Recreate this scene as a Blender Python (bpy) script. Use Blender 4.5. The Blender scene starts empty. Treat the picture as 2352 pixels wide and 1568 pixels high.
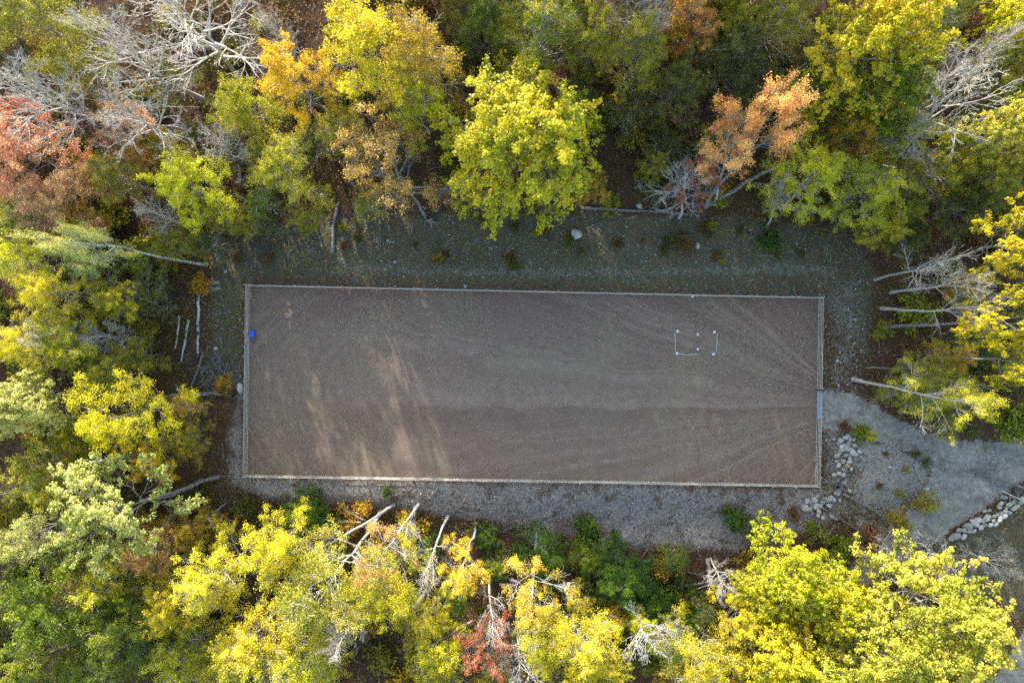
import bpy, bmesh, math, random
import numpy as np
from mathutils import Vector, Quaternion, Matrix

# ------------------------------------------------------------------ camera, sky, sun, exposure
SC = bpy.context.scene
COL = SC.collection
CAM_H = 71.0
cam = bpy.data.cameras.new("camera")
cam.lens = 24.0; cam.sensor_width = 36.0
cam.clip_start = 0.5; cam.clip_end = 12000
cam_o = bpy.data.objects.new("camera", cam)
cam_o.location = (0, 0, CAM_H)                    # a drone hovering, looking straight down
COL.objects.link(cam_o); SC.camera = cam_o

SUN_EL = math.radians(15.0)
SUN_AZ = math.atan2(-0.30, 0.954)                 # clockwise from +Y: sun stands up-left of the frame
sun_vec = Vector((math.sin(SUN_AZ)*math.cos(SUN_EL), math.cos(SUN_AZ)*math.cos(SUN_EL), math.sin(SUN_EL)))
world = bpy.data.worlds.new("World"); SC.world = world; world.use_nodes = True
wn = world.node_tree.nodes; wl = world.node_tree.links
bg = wn["Background"]; bg.inputs[1].default_value = 0.15
sky = wn.new("ShaderNodeTexSky"); sky.sky_type = 'NISHITA'; sky.sun_disc = False
sky.sun_elevation = SUN_EL; sky.sun_rotation = SUN_AZ
sky.air_density = 1.0; sky.dust_density = 1.6; sky.ozone_density = 1.0
wl.new(sky.outputs[0], bg.inputs[0])
sl = bpy.data.lights.new("sun", 'SUN'); sl.energy = 2.75; sl.angle = math.radians(0.55); sl.color = (1.0, 0.955, 0.88)
so = bpy.data.objects.new("sun", sl); so.rotation_euler = (-sun_vec).to_track_quat('-Z', 'Y').to_euler()
so.location = sun_vec*200; COL.objects.link(so)
SC.view_settings.view_transform = 'Standard'; SC.view_settings.look = 'None'
SC.view_settings.gamma = 1.0; SC.view_settings.use_curve_mapping = False
SC.view_settings.exposure = 2.2
SC.render.engine = 'CYCLES'
SC.cycles.max_bounces = 4; SC.cycles.diffuse_bounces = 3; SC.cycles.use_adaptive_sampling = True; SC.cycles.adaptive_threshold = 0.016; SC.cycles.glossy_bounces = 2
SC.cycles.transmission_bounces = 2; SC.cycles.caustics_reflective = False; SC.cycles.caustics_refractive = False
SC.cycles.use_denoising = False

# ------------------------------------------------------------------ helpers
F = 1568.0                                        # focal length in pixels of the 2352 px wide view
def W(x, y, h=0.0):
    k = (CAM_H - h)/F
    return Vector(((x-1176.0)*k, -(y-784.0)*k, h))
def SW(x, y, h=0.0):                              # same from 3072 px wide coordinates
    return W(x/1.30612, y/1.30612, h)
R = math.radians
rng = np.random.default_rng(7)
random.seed(11)

def srgb(r, g, b):
    f = lambda c: (c/255/12.92) if c/255 <= 0.04045 else ((c/255+0.055)/1.055)**2.4
    return (f(r), f(g), f(b), 1.0)

def mesh_np(name, verts, faces, attr=None, smooth=False):
    """verts (N,3); faces (M,k) of one arity; attr: per-face floats"""
    verts = np.asarray(verts, np.float32); faces = np.asarray(faces, np.int32)
    me = bpy.data.meshes.new(name)
    n, k = faces.shape
    me.vertices.add(len(verts)); me.vertices.foreach_set("co", verts.ravel())
    me.loops.add(n*k); me.loops.foreach_set("vertex_index", faces.ravel())
    me.polygons.add(n); me.polygons.foreach_set("loop_start", np.arange(0, n*k, k, dtype=np.int32))
    try: me.polygons.foreach_set("loop_total", np.full(n, k, np.int32))
    except Exception: pass
    if smooth: me.polygons.foreach_set("use_smooth", np.ones(n, bool))
    me.update(calc_edges=True)
    if attr is not None:
        a = me.attributes.new("lv", 'FLOAT', 'FACE'); a.data.foreach_set("value", np.asarray(attr, np.float32))
    return me

def obj(name, me, mat=None, parent=None, loc=None):
    o = bpy.data.objects.new(name, me)
    COL.objects.link(o)
    if mat is not None:
        if not me.materials: me.materials.append(mat)
        elif me.materials[0] is not mat:
            o.material_slots[0].link = 'OBJECT'; o.material_slots[0].material = mat
    if parent is not None: o.parent = parent
    if loc is not None: o.location = loc
    return o

def empty(name, loc=(0,0,0)):
    o = bpy.data.objects.new(name, None); o.empty_display_size = 0.3
    o.location = loc; COL.objects.link(o); return o

def tag(o, label, cat, group=None):
    o["label"] = label; o["category"] = cat
    if group: o["group"] = group
    return o
def structure(o): o["kind"] = "structure"; return o
def stuff(o, label=None, cat=None):
    o["kind"] = "stuff"
    if label: o["label"] = label
    if cat: o["category"] = cat
    return o

def norm(v): return v/np.maximum(np.linalg.norm(v, axis=-1, keepdims=True), 1e-9)

def tubes(paths, radii, sides):
    """paths (N,P,3), radii (N,P) -> verts, quad faces"""
    N, P, _ = paths.shape
    t = norm(np.gradient(paths, axis=1))
    ref = np.where(np.abs(t[..., 2:3]) > 0.92, np.array([1.0, 0, 0]), np.array([0, 0, 1.0]))
    u = norm(np.cross(t, ref)); v = np.cross(t, u)
    a = np.arange(sides)*2*np.pi/sides
    ring = (paths[:, :, None, :] + radii[:, :, None, None]*(np.cos(a)[None, None, :, None]*u[:, :, None, :]
            + np.sin(a)[None, None, :, None]*v[:, :, None, :]))
    V = ring.reshape(-1, 3)
    i = np.arange(N)[:, None, None]; p = np.arange(P-1)[None, :, None]; s = np.arange(sides)[None, None, :]
    b = (i*P + p)*sides
    f = np.stack([b+s, b+(s+1) % sides, b+sides+(s+1) % sides, b+sides+s], -1).reshape(-1, 4)
    return V, f

def join(parts):
    V = []; Fc = []; n = 0
    for v, f in parts:
        V.append(v); Fc.append(f+n); n += len(v)
    return np.concatenate(V), np.concatenate(Fc)

def box_v(cx, cy, cz, sx, sy, sz):
    s = np.array([[-1,-1,-1],[1,-1,-1],[1,1,-1],[-1,1,-1],[-1,-1,1],[1,-1,1],[1,1,1],[-1,1,1]])*0.5
    v = s*np.array([sx, sy, sz])+np.array([cx, cy, cz])
    f = np.array([[0,3,2,1],[4,5,6,7],[0,1,5,4],[1,2,6,5],[2,3,7,6],[3,0,4,7]])
    return v, f

def bevel_box(name, sx, sy, sz, bev=0.008, z0=None):
    bm = bmesh.new(); bmesh.ops.create_cube(bm, size=1)
    bmesh.ops.scale(bm, vec=(sx, sy, sz), verts=bm.verts)
    bmesh.ops.bevel(bm, geom=bm.edges[:], offset=bev, segments=1, affect='EDGES')
    if z0 is not None: bmesh.ops.translate(bm, vec=(0, 0, z0), verts=bm.verts)
    me = bpy.data.meshes.new(name); bm.to_mesh(me); bm.free(); return me

# value noise for terrain and masks
def vnoise(x, y, seed=0):
    xi = np.floor(x).astype(np.int64); yi = np.floor(y).astype(np.int64); fx = x-xi; fy = y-yi
    fx = fx*fx*(3-2*fx); fy = fy*fy*(3-2*fy)
    def h(a, b):
        n = (a*374761393 + b*668265263 + seed*974711) & 0x7fffffff
        n = ((n ^ (n >> 13))*1274126177) & 0x7fffffff
        return ((n ^ (n >> 16)) & 0xffff)/65535.0
    return (h(xi, yi)*(1-fx)+h(xi+1, yi)*fx)*(1-fy)+(h(xi, yi+1)*(1-fx)+h(xi+1, yi+1)*fx)*fy
def fbm(x, y, seed=0, o=4):
    s = 0; a = 0.5
    for k in range(o): s = s+a*vnoise(x*2**k, y*2**k, seed+k); a *= 0.5
    return s
def poly_sd(x, y, poly):
    """signed distance-like: positive inside, in metres; poly in world xy"""
    x = np.asarray(x, float); y = np.asarray(y, float)
    inside = np.zeros(x.shape, bool); d = np.full(x.shape, 1e9)
    n = len(poly)
    for i in range(n):
        x0, y0 = poly[i]; x1, y1 = poly[(i+1) % n]
        ex, ey = x1-x0, y1-y0
        t = np.clip(((x-x0)*ex+(y-y0)*ey)/(ex*ex+ey*ey+1e-12), 0, 1)
        d = np.minimum(d, np.hypot(x-(x0+t*ex), y-(y0+t*ey)))
        c = ((y0 > y) != (y1 > y))
        xx = x0+(y-y0)*ex/(ey if abs(ey) > 1e-9 else 1e-9)
        inside ^= (c & (x < xx))
    return np.where(inside, d, -d)
def wp(pts): return [tuple(W(*p)[:2]) for p in pts]
def sstep(x, a, b):
    t = np.clip((x-a)/(b-a), 0, 1); return t*t*(3-2*t)

# ------------------------------------------------------------------ materials
def new_mat(name):
    m = bpy.data.materials.new(name); m.use_nodes = True
    nt = m.node_tree
    for n in list(nt.nodes): nt.nodes.remove(n)
    out = nt.nodes.new("ShaderNodeOutputMaterial")
    return m, nt, out
def N(nt, t, **kw):
    n = nt.nodes.new(t)
    for k, v in kw.items(): setattr(n, k, v)
    return n
def ramp(nt, fac, stops):
    r = N(nt, "ShaderNodeValToRGB")
    el = r.color_ramp.elements
    while len(el) < len(stops): el.new(0.5)
    for e, (p, c) in zip(el, stops): e.position = p; e.color = c
    nt.links.new(fac, r.inputs[0]); return r.outputs[0]
def noise(nt, vec, scale, detail=3, rough=0.55, dist=0.0, dim='3D'):
    n = N(nt, "ShaderNodeTexNoise", noise_dimensions=dim)
    n.inputs["Scale"].default_value = scale; n.inputs["Detail"].default_value = detail
    n.inputs["Roughness"].default_value = rough; n.inputs["Distortion"].default_value = dist
    if vec is not None: nt.links.new(vec, n.inputs["W" if dim == '1D' else "Vector"])
    return n.outputs[0]
def mth(nt, op, a, b=None, clamp=False):
    n = N(nt, "ShaderNodeMath", operation=op); n.use_clamp = clamp
    for i, v in enumerate((a, b)):
        if v is None: continue
        if isinstance(v, (int, float)): n.inputs[i].default_value = v
        else: nt.links.new(v, n.inputs[i])
    return n.outputs[0]
def mix(nt, fac, a, b, mode='MIX'):
    n = N(nt, "ShaderNodeMix", data_type='RGBA', blend_type=mode)
    for i, v in ((0, fac), (6, a), (7, b)):
        if isinstance(v, (int, float)): n.inputs[i].default_value = v
        elif isinstance(v, tuple): n.inputs[i].default_value = v
        else: nt.links.new(v, n.inputs[i])
    return n.outputs[2]
def maprange(nt, v, a, b, c=0.0, d=1.0):
    n = N(nt, "ShaderNodeMapRange"); n.clamp = True
    nt.links.new(v, n.inputs[0])
    for i, q in enumerate((a, b, c, d)): n.inputs[i+1].default_value = q
    return n.outputs[0]
def principled(nt, out, col, rough=0.9, bump=None, bstr=0.4, bdist=0.03, spec=0.2, metal=0.0):
    p = N(nt, "ShaderNodeBsdfPrincipled")
    if isinstance(col, tuple): p.inputs["Base Color"].default_value = col
    else: nt.links.new(col, p.inputs["Base Color"])
    if isinstance(rough, (int, float)): p.inputs["Roughness"].default_value = rough
    else: nt.links.new(rough, p.inputs["Roughness"])
    p.inputs["Metallic"].default_value = metal
    p.inputs["Specular IOR Level"].default_value = spec
    if bump is not None:
        b = N(nt, "ShaderNodeBump"); b.inputs["Strength"].default_value = bstr; b.inputs["Distance"].default_value = bdist
        nt.links.new(bump, b.inputs["Height"]); nt.links.new(b.outputs[0], p.inputs["Normal"])
    nt.links.new(p.outputs[0], out.inputs[0]); return p

def leaf_mat(name, cols, trans=0.27):
    m, nt, out = new_mat(name)
    at = N(nt, "ShaderNodeAttribute", attribute_name="lv")
    k = len(cols)
    c = ramp(nt, at.outputs["Fac"], [(i/(k-1)*0.9+0.05, srgb(*x)) for i, x in enumerate(cols)])
    oi = N(nt, "ShaderNodeObjectInfo")
    hs = N(nt, "ShaderNodeHueSaturation")
    nt.links.new(maprange(nt, oi.outputs["Random"], 0, 1, 0.485, 0.515), hs.inputs["Hue"])
    nt.links.new(maprange(nt, oi.outputs["Random"], 0, 1, 1.12, 0.9), hs.inputs["Value"])
    nt.links.new(c, hs.inputs["Color"])
    d = N(nt, "ShaderNodeBsdfDiffuse"); t = N(nt, "ShaderNodeBsdfTranslucent"); g = N(nt, "ShaderNodeBsdfGlossy")
    g.inputs["Roughness"].default_value = 0.45; g.inputs["Color"].default_value = (0.9, 0.9, 0.9, 1)
    nt.links.new(hs.outputs[0], d.inputs[0]); nt.links.new(hs.outputs[0], t.inputs[0])
    m1 = N(nt, "ShaderNodeMixShader"); m1.inputs[0].default_value = trans
    nt.links.new(d.outputs[0], m1.inputs[1]); nt.links.new(t.outputs[0], m1.inputs[2])
    m2 = N(nt, "ShaderNodeMixShader"); m2.inputs[0].default_value = 0.02
    nt.links.new(m1.outputs[0], m2.inputs[1]); nt.links.new(g.outputs[0], m2.inputs[2])
    nt.links.new(m2.outputs[0], out.inputs[0])
    return m
PAL = {
 'oak':      leaf_mat("leaf_oak",      [(98,110,8),(148,152,14),(196,188,24),(220,204,38),(220,180,32)]),
 'oakpale':  leaf_mat("leaf_oakpale",  [(94,108,22),(142,150,36),(184,184,54),(208,200,74),(208,170,56)]),
 'yellow':   leaf_mat("leaf_yellow",   [(140,136,6),(188,178,12),(218,208,24),(232,222,48),(228,194,30)]),
 'gold':     leaf_mat("leaf_gold",     [(152,130,8),(202,170,18),(230,198,34),(238,212,58),(230,172,34)]),
 'olive':    leaf_mat("leaf_olive",    [(92,94,14),(124,126,22),(158,154,32),(184,170,44),(172,136,40)]),
 'green':    leaf_mat("leaf_green",    [(60,78,12),(88,108,18),(120,136,26),(154,158,38),(174,164,44)]),
 'pale':     leaf_mat("leaf_pale",     [(110,122,46),(148,158,68),(186,188,94),(208,208,118),(206,190,94)]),
 'orange':   leaf_mat("leaf_orange",   [(214,126,54),(240,158,78),(250,180,102),(252,198,124),(240,148,72)]),
 'salmon':   leaf_mat("leaf_salmon",   [(166,108,74),(204,146,104),(222,170,122),(208,178,106),(172,160,80)]),
 'rust':     leaf_mat("leaf_rust",     [(158,102,44),(196,138,58),(220,166,78),(228,182,94),(204,132,62)]),
 'red':      leaf_mat("leaf_red",      [(150,76,46),(188,102,62),(210,126,76),(214,148,86),(176,104,64)]),
 'brown':    leaf_mat("leaf_brown",    [(108,88,16),(156,124,22),(194,156,32),(214,178,50),(192,128,34)]),
 'ygreen':   leaf_mat("leaf_ygreen",   [(102,112,8),(146,148,12),(188,182,22),(216,202,40),(218,188,32)]),
 'pine':     leaf_mat("leaf_pine",     [(36,60,12),(58,86,16),(82,112,22),(110,134,32),(130,148,42)], 0.3),
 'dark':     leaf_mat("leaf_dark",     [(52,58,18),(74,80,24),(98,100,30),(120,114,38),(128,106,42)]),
 'thicket':  leaf_mat("leaf_thicket",  [(70,48,28),(96,68,36),(122,90,44),(140,110,54),(116,66,46)]),
}

def bark_mat(name, c0, c1, birch=False):
    m, nt, out = new_mat(name)
    tc = N(nt, "ShaderNodeTexCoord"); mp = N(nt, "ShaderNodeMapping")
    nt.links.new(tc.outputs["Object"], mp.inputs[0])
    mp.inputs["Scale"].default_value = (1, 1, 5.0 if birch else 0.5)
    n1 = noise(nt, mp.outputs[0], 1.3 if birch else 6.0, 4)
    if birch: c = ramp(nt, n1, [(0.36, srgb(48,44,40)), (0.46, c0), (0.8, c1)])
    else: c = ramp(nt, n1, [(0.3, c0), (0.7, c1)])
    principled(nt, out, c, 0.9, n1, 0.5, 0.02)
    return m
BARK = bark_mat("bark_grey", srgb(86,80,74), srgb(152,146,138))
BARKD = bark_mat("bark_dark", srgb(62,56,50), srgb(110,102,92))
BARKP = bark_mat("bark_pale", srgb(134,128,119), srgb(206,199,187))
BARKB = bark_mat("bark_birch", srgb(168,166,160), srgb(214,210,200), True)
LOGM = bark_mat("weathered_log", srgb(84,80,76), srgb(150,144,136))

def ground_mat():
    m, nt, out = new_mat("ground_cover")
    geo = N(nt, "ShaderNodeNewGeometry"); P = geo.outputs["Position"]
    za = N(nt, "ShaderNodeAttribute", attribute_name="zone")
    sep = N(nt, "ShaderNodeSeparateColor"); nt.links.new(za.outputs["Color"], sep.inputs[0])
    zb = N(nt, "ShaderNodeAttribute", attribute_name="zone2")
    sep2 = N(nt, "ShaderNodeSeparateColor"); nt.links.new(zb.outputs["Color"], sep2.inputs[0])
    nL = noise(nt, P, 0.35, 4, 0.6); nM = noise(nt, P, 2.2, 4, 0.65); nS = noise(nt, P, 9.0, 3, 0.7); nF = noise(nt, P, 24.0, 2, 0.7)
    fine = mth(nt, 'ADD', mth(nt, 'MULTIPLY', nS, 0.5), mth(nt, 'MULTIPLY', nF, 0.5))
    litter = ramp(nt, fine, [(0.32, srgb(30,24,18)), (0.45, srgb(70,54,38)), (0.55, srgb(102,74,48)), (0.66, srgb(134,96,62)), (0.75, srgb(160,132,90))])
    litter2 = ramp(nt, fine, [(0.32, srgb(32,26,22)), (0.48, srgb(76,58,48)), (0.6, srgb(110,82,66)), (0.74, srgb(150,124,102))])
    litter = mix(nt, maprange(nt, nL, 0.42, 0.6), litter, litter2)
    moss = ramp(nt, fine, [(0.3, srgb(40,40,28)), (0.45, srgb(74,74,54)), (0.56, srgb(102,100,74)), (0.66, srgb(128,122,96)), (0.74, srgb(200,194,176))])
    moss2 = ramp(nt, fine, [(0.3, srgb(38,36,28)), (0.5, srgb(84,80,62)), (0.64, srgb(112,106,84)), (0.76, srgb(182,176,158))])
    moss = mix(nt, maprange(nt, nM, 0.42, 0.62), moss, moss2)
    nP = noise(nt, P, 0.9, 5, 0.7)
    moss = mix(nt, maprange(nt, nP, 0.47, 0.58, 0, 0.9), moss, ramp(nt, fine, [(0.32, srgb(50,42,34)), (0.46, srgb(88,74,58)), (0.58, srgb(122,104,82)), (0.7, srgb(176,160,134))]))
    moss = mix(nt, maprange(nt, nP, 0.42, 0.34, 0, 0.8), moss, ramp(nt, fine, [(0.34, srgb(76,78,70)), (0.5, srgb(112,112,100)), (0.68, srgb(160,158,146))]))
    vo = N(nt, "ShaderNodeTexVoronoi"); vo.inputs["Scale"].default_value = 15.0; nt.links.new(P, vo.inputs["Vector"])
    vs = N(nt, "ShaderNodeSeparateColor"); nt.links.new(vo.outputs["Color"], vs.inputs[0])
    grav = ramp(nt, vs.outputs[0], [(0.0, srgb(100,92,84)), (0.35, srgb(132,124,114)), (0.7, srgb(158,150,140)), (0.95, srgb(188,181,171))])
    grav = mix(nt, maprange(nt, nM, 0.46, 0.64, 0, 0.6), grav, ramp(nt, fine, [(0.34, srgb(84,72,62)), (0.5, srgb(126,110,96)), (0.68, srgb(160,146,130))]))
    grav = mix(nt, maprange(nt, noise(nt, P, 0.55, 5, 0.7), 0.5, 0.62, 0, 0.8), grav, litter)
    grav = mix(nt, maprange(nt, fine, 0.46, 0.34, 0, 0.5), grav, srgb(70,64,60))
    path = ramp(nt, fine, [(0.3, srgb(92,94,78)), (0.5, srgb(122,122,102)), (0.7, srgb(150,148,126))])
    dirt = ramp(nt, fine, [(0.3, srgb(104,98,88)), (0.5, srgb(144,138,126)), (0.72, srgb(184,178,164))])
    edge = mth(nt, 'MULTIPLY', mth(nt, 'SUBTRACT', nM, 0.5), 1.3)
    edge = mth(nt, 'ADD', edge, mth(nt, 'MULTIPLY', mth(nt, 'SUBTRACT', nS, 0.5), 0.9))
    def wgt(s): return maprange(nt, mth(nt, 'ADD', s, edge), 0.35, 0.65)
    c = mix(nt, wgt(sep.outputs[1]), litter, moss)
    c = mix(nt, wgt(sep.outputs[0]), c, grav)
    c = mix(nt, wgt(sep.outputs[2]), c, path)
    c = mix(nt, wgt(sep2.outputs[0]), c, dirt)
    c = mix(nt, wgt(sep2.outputs[1]), c, ramp(nt, fine, [(0.32, srgb(44,28,24)), (0.5, srgb(100,66,52)), (0.68, srgb(138,100,82))]))
    bh = mth(nt, 'ADD', nS, mth(nt, 'MULTIPLY', vo.outputs["Distance"], 0.6))
    principled(nt, out, c, 0.95, bh, 0.8, 0.08, 0.1)
    return m

# ------------------------------------------------------------------ layout (world metres, read from the ground plane)
TL = SW(735, 853, 1.4); TR = SW(2473, 891, 1.4); BR = SW(2463, 1462, 1.4); BL = SW(727, 1432, 1.4)
ARENA = [(p.x, p.y) for p in (TL, TR, BR, BL)]
DRIVE = wp([(1888,893),(1960,905),(2010,930),(2060,965),(2130,995),(2210,1012),(2300,1016),(2480,1006),
            (2480,1060),(2352,1100),(2300,1140),(2240,1180),(2180,1215),(2120,1255),(2040,1300),(2010,1340),(1960,1340),
            (1950,1310),(1985,1262),(2040,1215),(2090,1172),(2126,1124),(2148,1078),(2094,1036),(2020,1012),(1985,992),(1940,985),(1888,988)])
DRIVE2 = wp([(2180,1640),(2240,1590),(2300,1545),(2330,1490),(2370,1430),(2500,1400),(2500,1680),(2180,1680)])
LAWN = wp([(2140,1262),(2200,1222),(2270,1180),(2352,1150),(2480,1120),(2480,1420),(2300,1420),(2150,1330)])
MOUND = wp([(1985,1000),(2015,1012),(2050,1020),(2085,1044),(2138,1062),(2120,1100),(2126,1118),(2080,1140),(2062,1180),(2010,1160),(1985,1168),(1958,1110),(1975,1080),(1962,1040)])
YARD = wp([(1960,990),(2090,1030),(2160,1070),(2140,1130),(2060,1210),(1990,1270),(1940,1180),(1960,1080)])
CLEAR_TOP = wp([(500,560),(700,500),(900,490),(1300,490),(1700,500),(1960,540),(2010,620),(1990,820),(1890,700),(560,650),(555,900),(500,880),(480,700)])
PATH_TOP = wp([(745,588),(790,590),(820,604),(1000,612),(1300,618),(1600,612),(1850,600),(1930,620),(1930,640),(1850,632),(1600,632),(1300,640),(1000,634),(800,622)])
GRAVEL_B = wp([(528,1000),(556,900),(556,1096),(1890,1122),(1900,1160),(1850,1215),(1700,1270),(1450,1262),(1250,1225),(1000,1180),(800,1155),(640,1150),(530,1110)])
GRAVEL_R = wp([(1894,690),(1900,640),(1985,640),(1990,760),(1975,900),(1894,895)])
BANK = wp([(1890,960),(2000,985),(1985,1080),(1960,1180),(1880,1220),(1830,1180),(1890,1120)])
RED = wp([(560,630),(900,640),(1200,650),(1500,655),(1890,676),(1890,684),(560,653)])

def terrain(x, y):
    x = np.asarray(x, float); y = np.asarray(y, float)
    a = poly_sd(x, y, ARENA)
    far = sstep(-a, 1.0, 9.0)
    h = (fbm(x*0.12, y*0.12, 3)-0.47)*1.3*far + (fbm(x*0.7, y*0.7, 9, 3)-0.44)*0.30*sstep(-a, 0.6, 3.0)
    h = h + sstep(y, 14, 40)*1.6*far                    # the wood rises gently at the top
    h = h - sstep(-y, 15.2, 20.0)*1.1*sstep(-a, 0.3, 2.0)*sstep(32-x, 0, 6)
    d = np.maximum(poly_sd(x, y, DRIVE), poly_sd(x, y, DRIVE2)); k = sstep(d, -2.2, 0.0)
    h = h*(1-k) + (-0.12)*k
    mo = poly_sd(x, y, MOUND)
    h = h + sstep(mo, -1.2, 3.0)*0.7*(0.75+0.5*fbm(x*0.6, y*0.6, 21))
    pad = sstep(a, -0.9, -0.2)
    return h*(1-pad) + (-0.03)*pad
def gz(x, y): return float(terrain(np.array([x]), np.array([y]))[0])
def zone_weights(x, y):
    g = lambda poly, w=0.8: sstep(poly_sd(x, y, poly), -w, w)
    gravel = np.maximum(np.maximum(g(GRAVEL_B, 1.9), g(GRAVEL_R, 2.0)*0.47), g(BANK, 1.0)*0.6)
    moss = np.maximum(g(CLEAR_TOP, 1.5), np.maximum(g(LAWN, 1.0), g(BANK, 1.2)*0.55))
    path = g(PATH_TOP, 1.3)*0.62
    dirt = np.maximum(np.maximum(g(DRIVE, 0.9), g(DRIVE2, 0.9)), np.maximum(g(MOUND, 0.7)*0.8, g(YARD, 1.2)*0.55))
    red = g(RED, 0.9)*0.6
    return gravel, moss, path, dirt, red

# ------------------------------------------------------------------ ground sheet
def axis(lo, hi, step):
    core = np.arange(lo, hi+1e-6, step); out = []; d = step; v = hi
    while v < 3000: d *= 1.35; v += d; out.append(v)
    neg = []; d = step; v = lo
    while v > -3000: d *= 1.35; v -= d; neg.append(v)
    return np.concatenate([neg[::-1], core, out])
gx = axis(-62, 62, 0.3); gy = axis(-46, 46, 0.3)
GX, GY = np.meshgrid(gx, gy)
hz = terrain(GX, GY)
ar = poly_sd(GX, GY, ARENA)
hz = np.where((np.abs(GX) > 75) | (np.abs(GY) > 75), np.clip(hz, -1, 2), hz)
nx, ny = len(gx), len(gy)
idx = np.arange(nx*ny).reshape(ny, nx)
fc = np.stack([idx[:-1, :-1], idx[:-1, 1:], idx[1:, 1:], idx[1:, :-1]], -1).reshape(-1, 4)
gme = mesh_np("ground", np.stack([GX, GY, hz], -1).reshape(-1, 3), fc, smooth=True)
wts = zone_weights(GX.ravel(), GY.ravel())
z1 = np.ones((nx*ny, 4), np.float32); z2 = np.zeros((nx*ny, 4), np.float32); z2[:, 3] = 1
z1[:, 0] = wts[0]; z1[:, 1] = wts[1]; z1[:, 2] = wts[2]; z2[:, 0] = wts[3]; z2[:, 1] = wts[4]
for nm, z in (("zone", z1), ("zone2", z2)):
    a = gme.attributes.new(nm, 'FLOAT_COLOR', 'POINT'); a.data.foreach_set("color", z.ravel())
structure(obj("ground", gme, ground_mat()))

# driveway sheets (packed grey dirt), draped a finger above the ground, with a ragged outline
def drive_mat():
    m, nt, out = new_mat("packed_dirt")
    geo = N(nt, "ShaderNodeNewGeometry"); P = geo.outputs["Position"]
    n0 = noise(nt, P, 0.3, 4, 0.6); n1 = noise(nt, P, 2.0, 5, 0.65); n2 = noise(nt, P, 16, 3, 0.7)
    s = mth(nt, 'ADD', mth(nt, 'ADD', mth(nt, 'MULTIPLY', n1, 0.4), mth(nt, 'MULTIPLY', n2, 0.35)), mth(nt, 'MULTIPLY', n0, 0.25))
    sp = N(nt, "ShaderNodeSeparateXYZ"); nt.links.new(P, sp.inputs[0])
    bend = mth(nt, 'ADD', mth(nt, 'ADD', sp.outputs[1], mth(nt, 'MULTIPLY', sp.outputs[0], 0.42)), mth(nt, 'MULTIPLY', n0, 5.0))
    rut = noise(nt, bend, 0.9, 3, 0.6, 0, '1D'); s = mth(nt, 'ADD', mth(nt, 'MULTIPLY', s, 0.72), mth(nt, 'MULTIPLY', rut, 0.28))
    c = ramp(nt, s, [(0.38, srgb(104,99,88)), (0.5, srgb(136,130,118)), (0.62, srgb(168,161,148))])
    c = mix(nt, maprange(nt, noise(nt, P, 0.7, 5, 0.72), 0.52, 0.66, 0, 0.75), c, srgb(104,90,74))
    principled(nt, out, c, 0.93, s, 0.6, 0.05, 0.15)
    return m
DM = drive_mat()
def draped(name, poly, mat, lift, step=0.3, ragged=0.55):
    xs = [p[0] for p in poly]; ys = [p[1] for p in poly]
    X, Y = np.meshgrid(np.arange(min(xs), max(xs)+step, step), np.arange(min(ys), max(ys)+step, step))
    cx = X+step/2; cy = Y+step/2
    d = poly_sd(cx, cy, poly) + (fbm(cx*0.9, cy*0.9, 31)-0.47)*2*ragged
    keep = (d > 0)[:-1, :-1]
    n = X.shape[1]; ix = np.arange(X.size).reshape(X.shape)
    f = np.stack([ix[:-1, :-1], ix[:-1, 1:], ix[1:, 1:], ix[1:, :-1]], -1)[keep]
    u, inv = np.unique(f, return_inverse=True)
    V = np.stack([X, Y, terrain(X, Y)+lift], -1).reshape(-1, 3)[u]
    return structure(obj(name, mesh_np(name, V, inv.reshape(-1, 4), smooth=True), mat))
draped("driveway", DRIVE, DM, 0.012)
draped("lower_driveway", DRIVE2, DM, 0.012)

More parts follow.
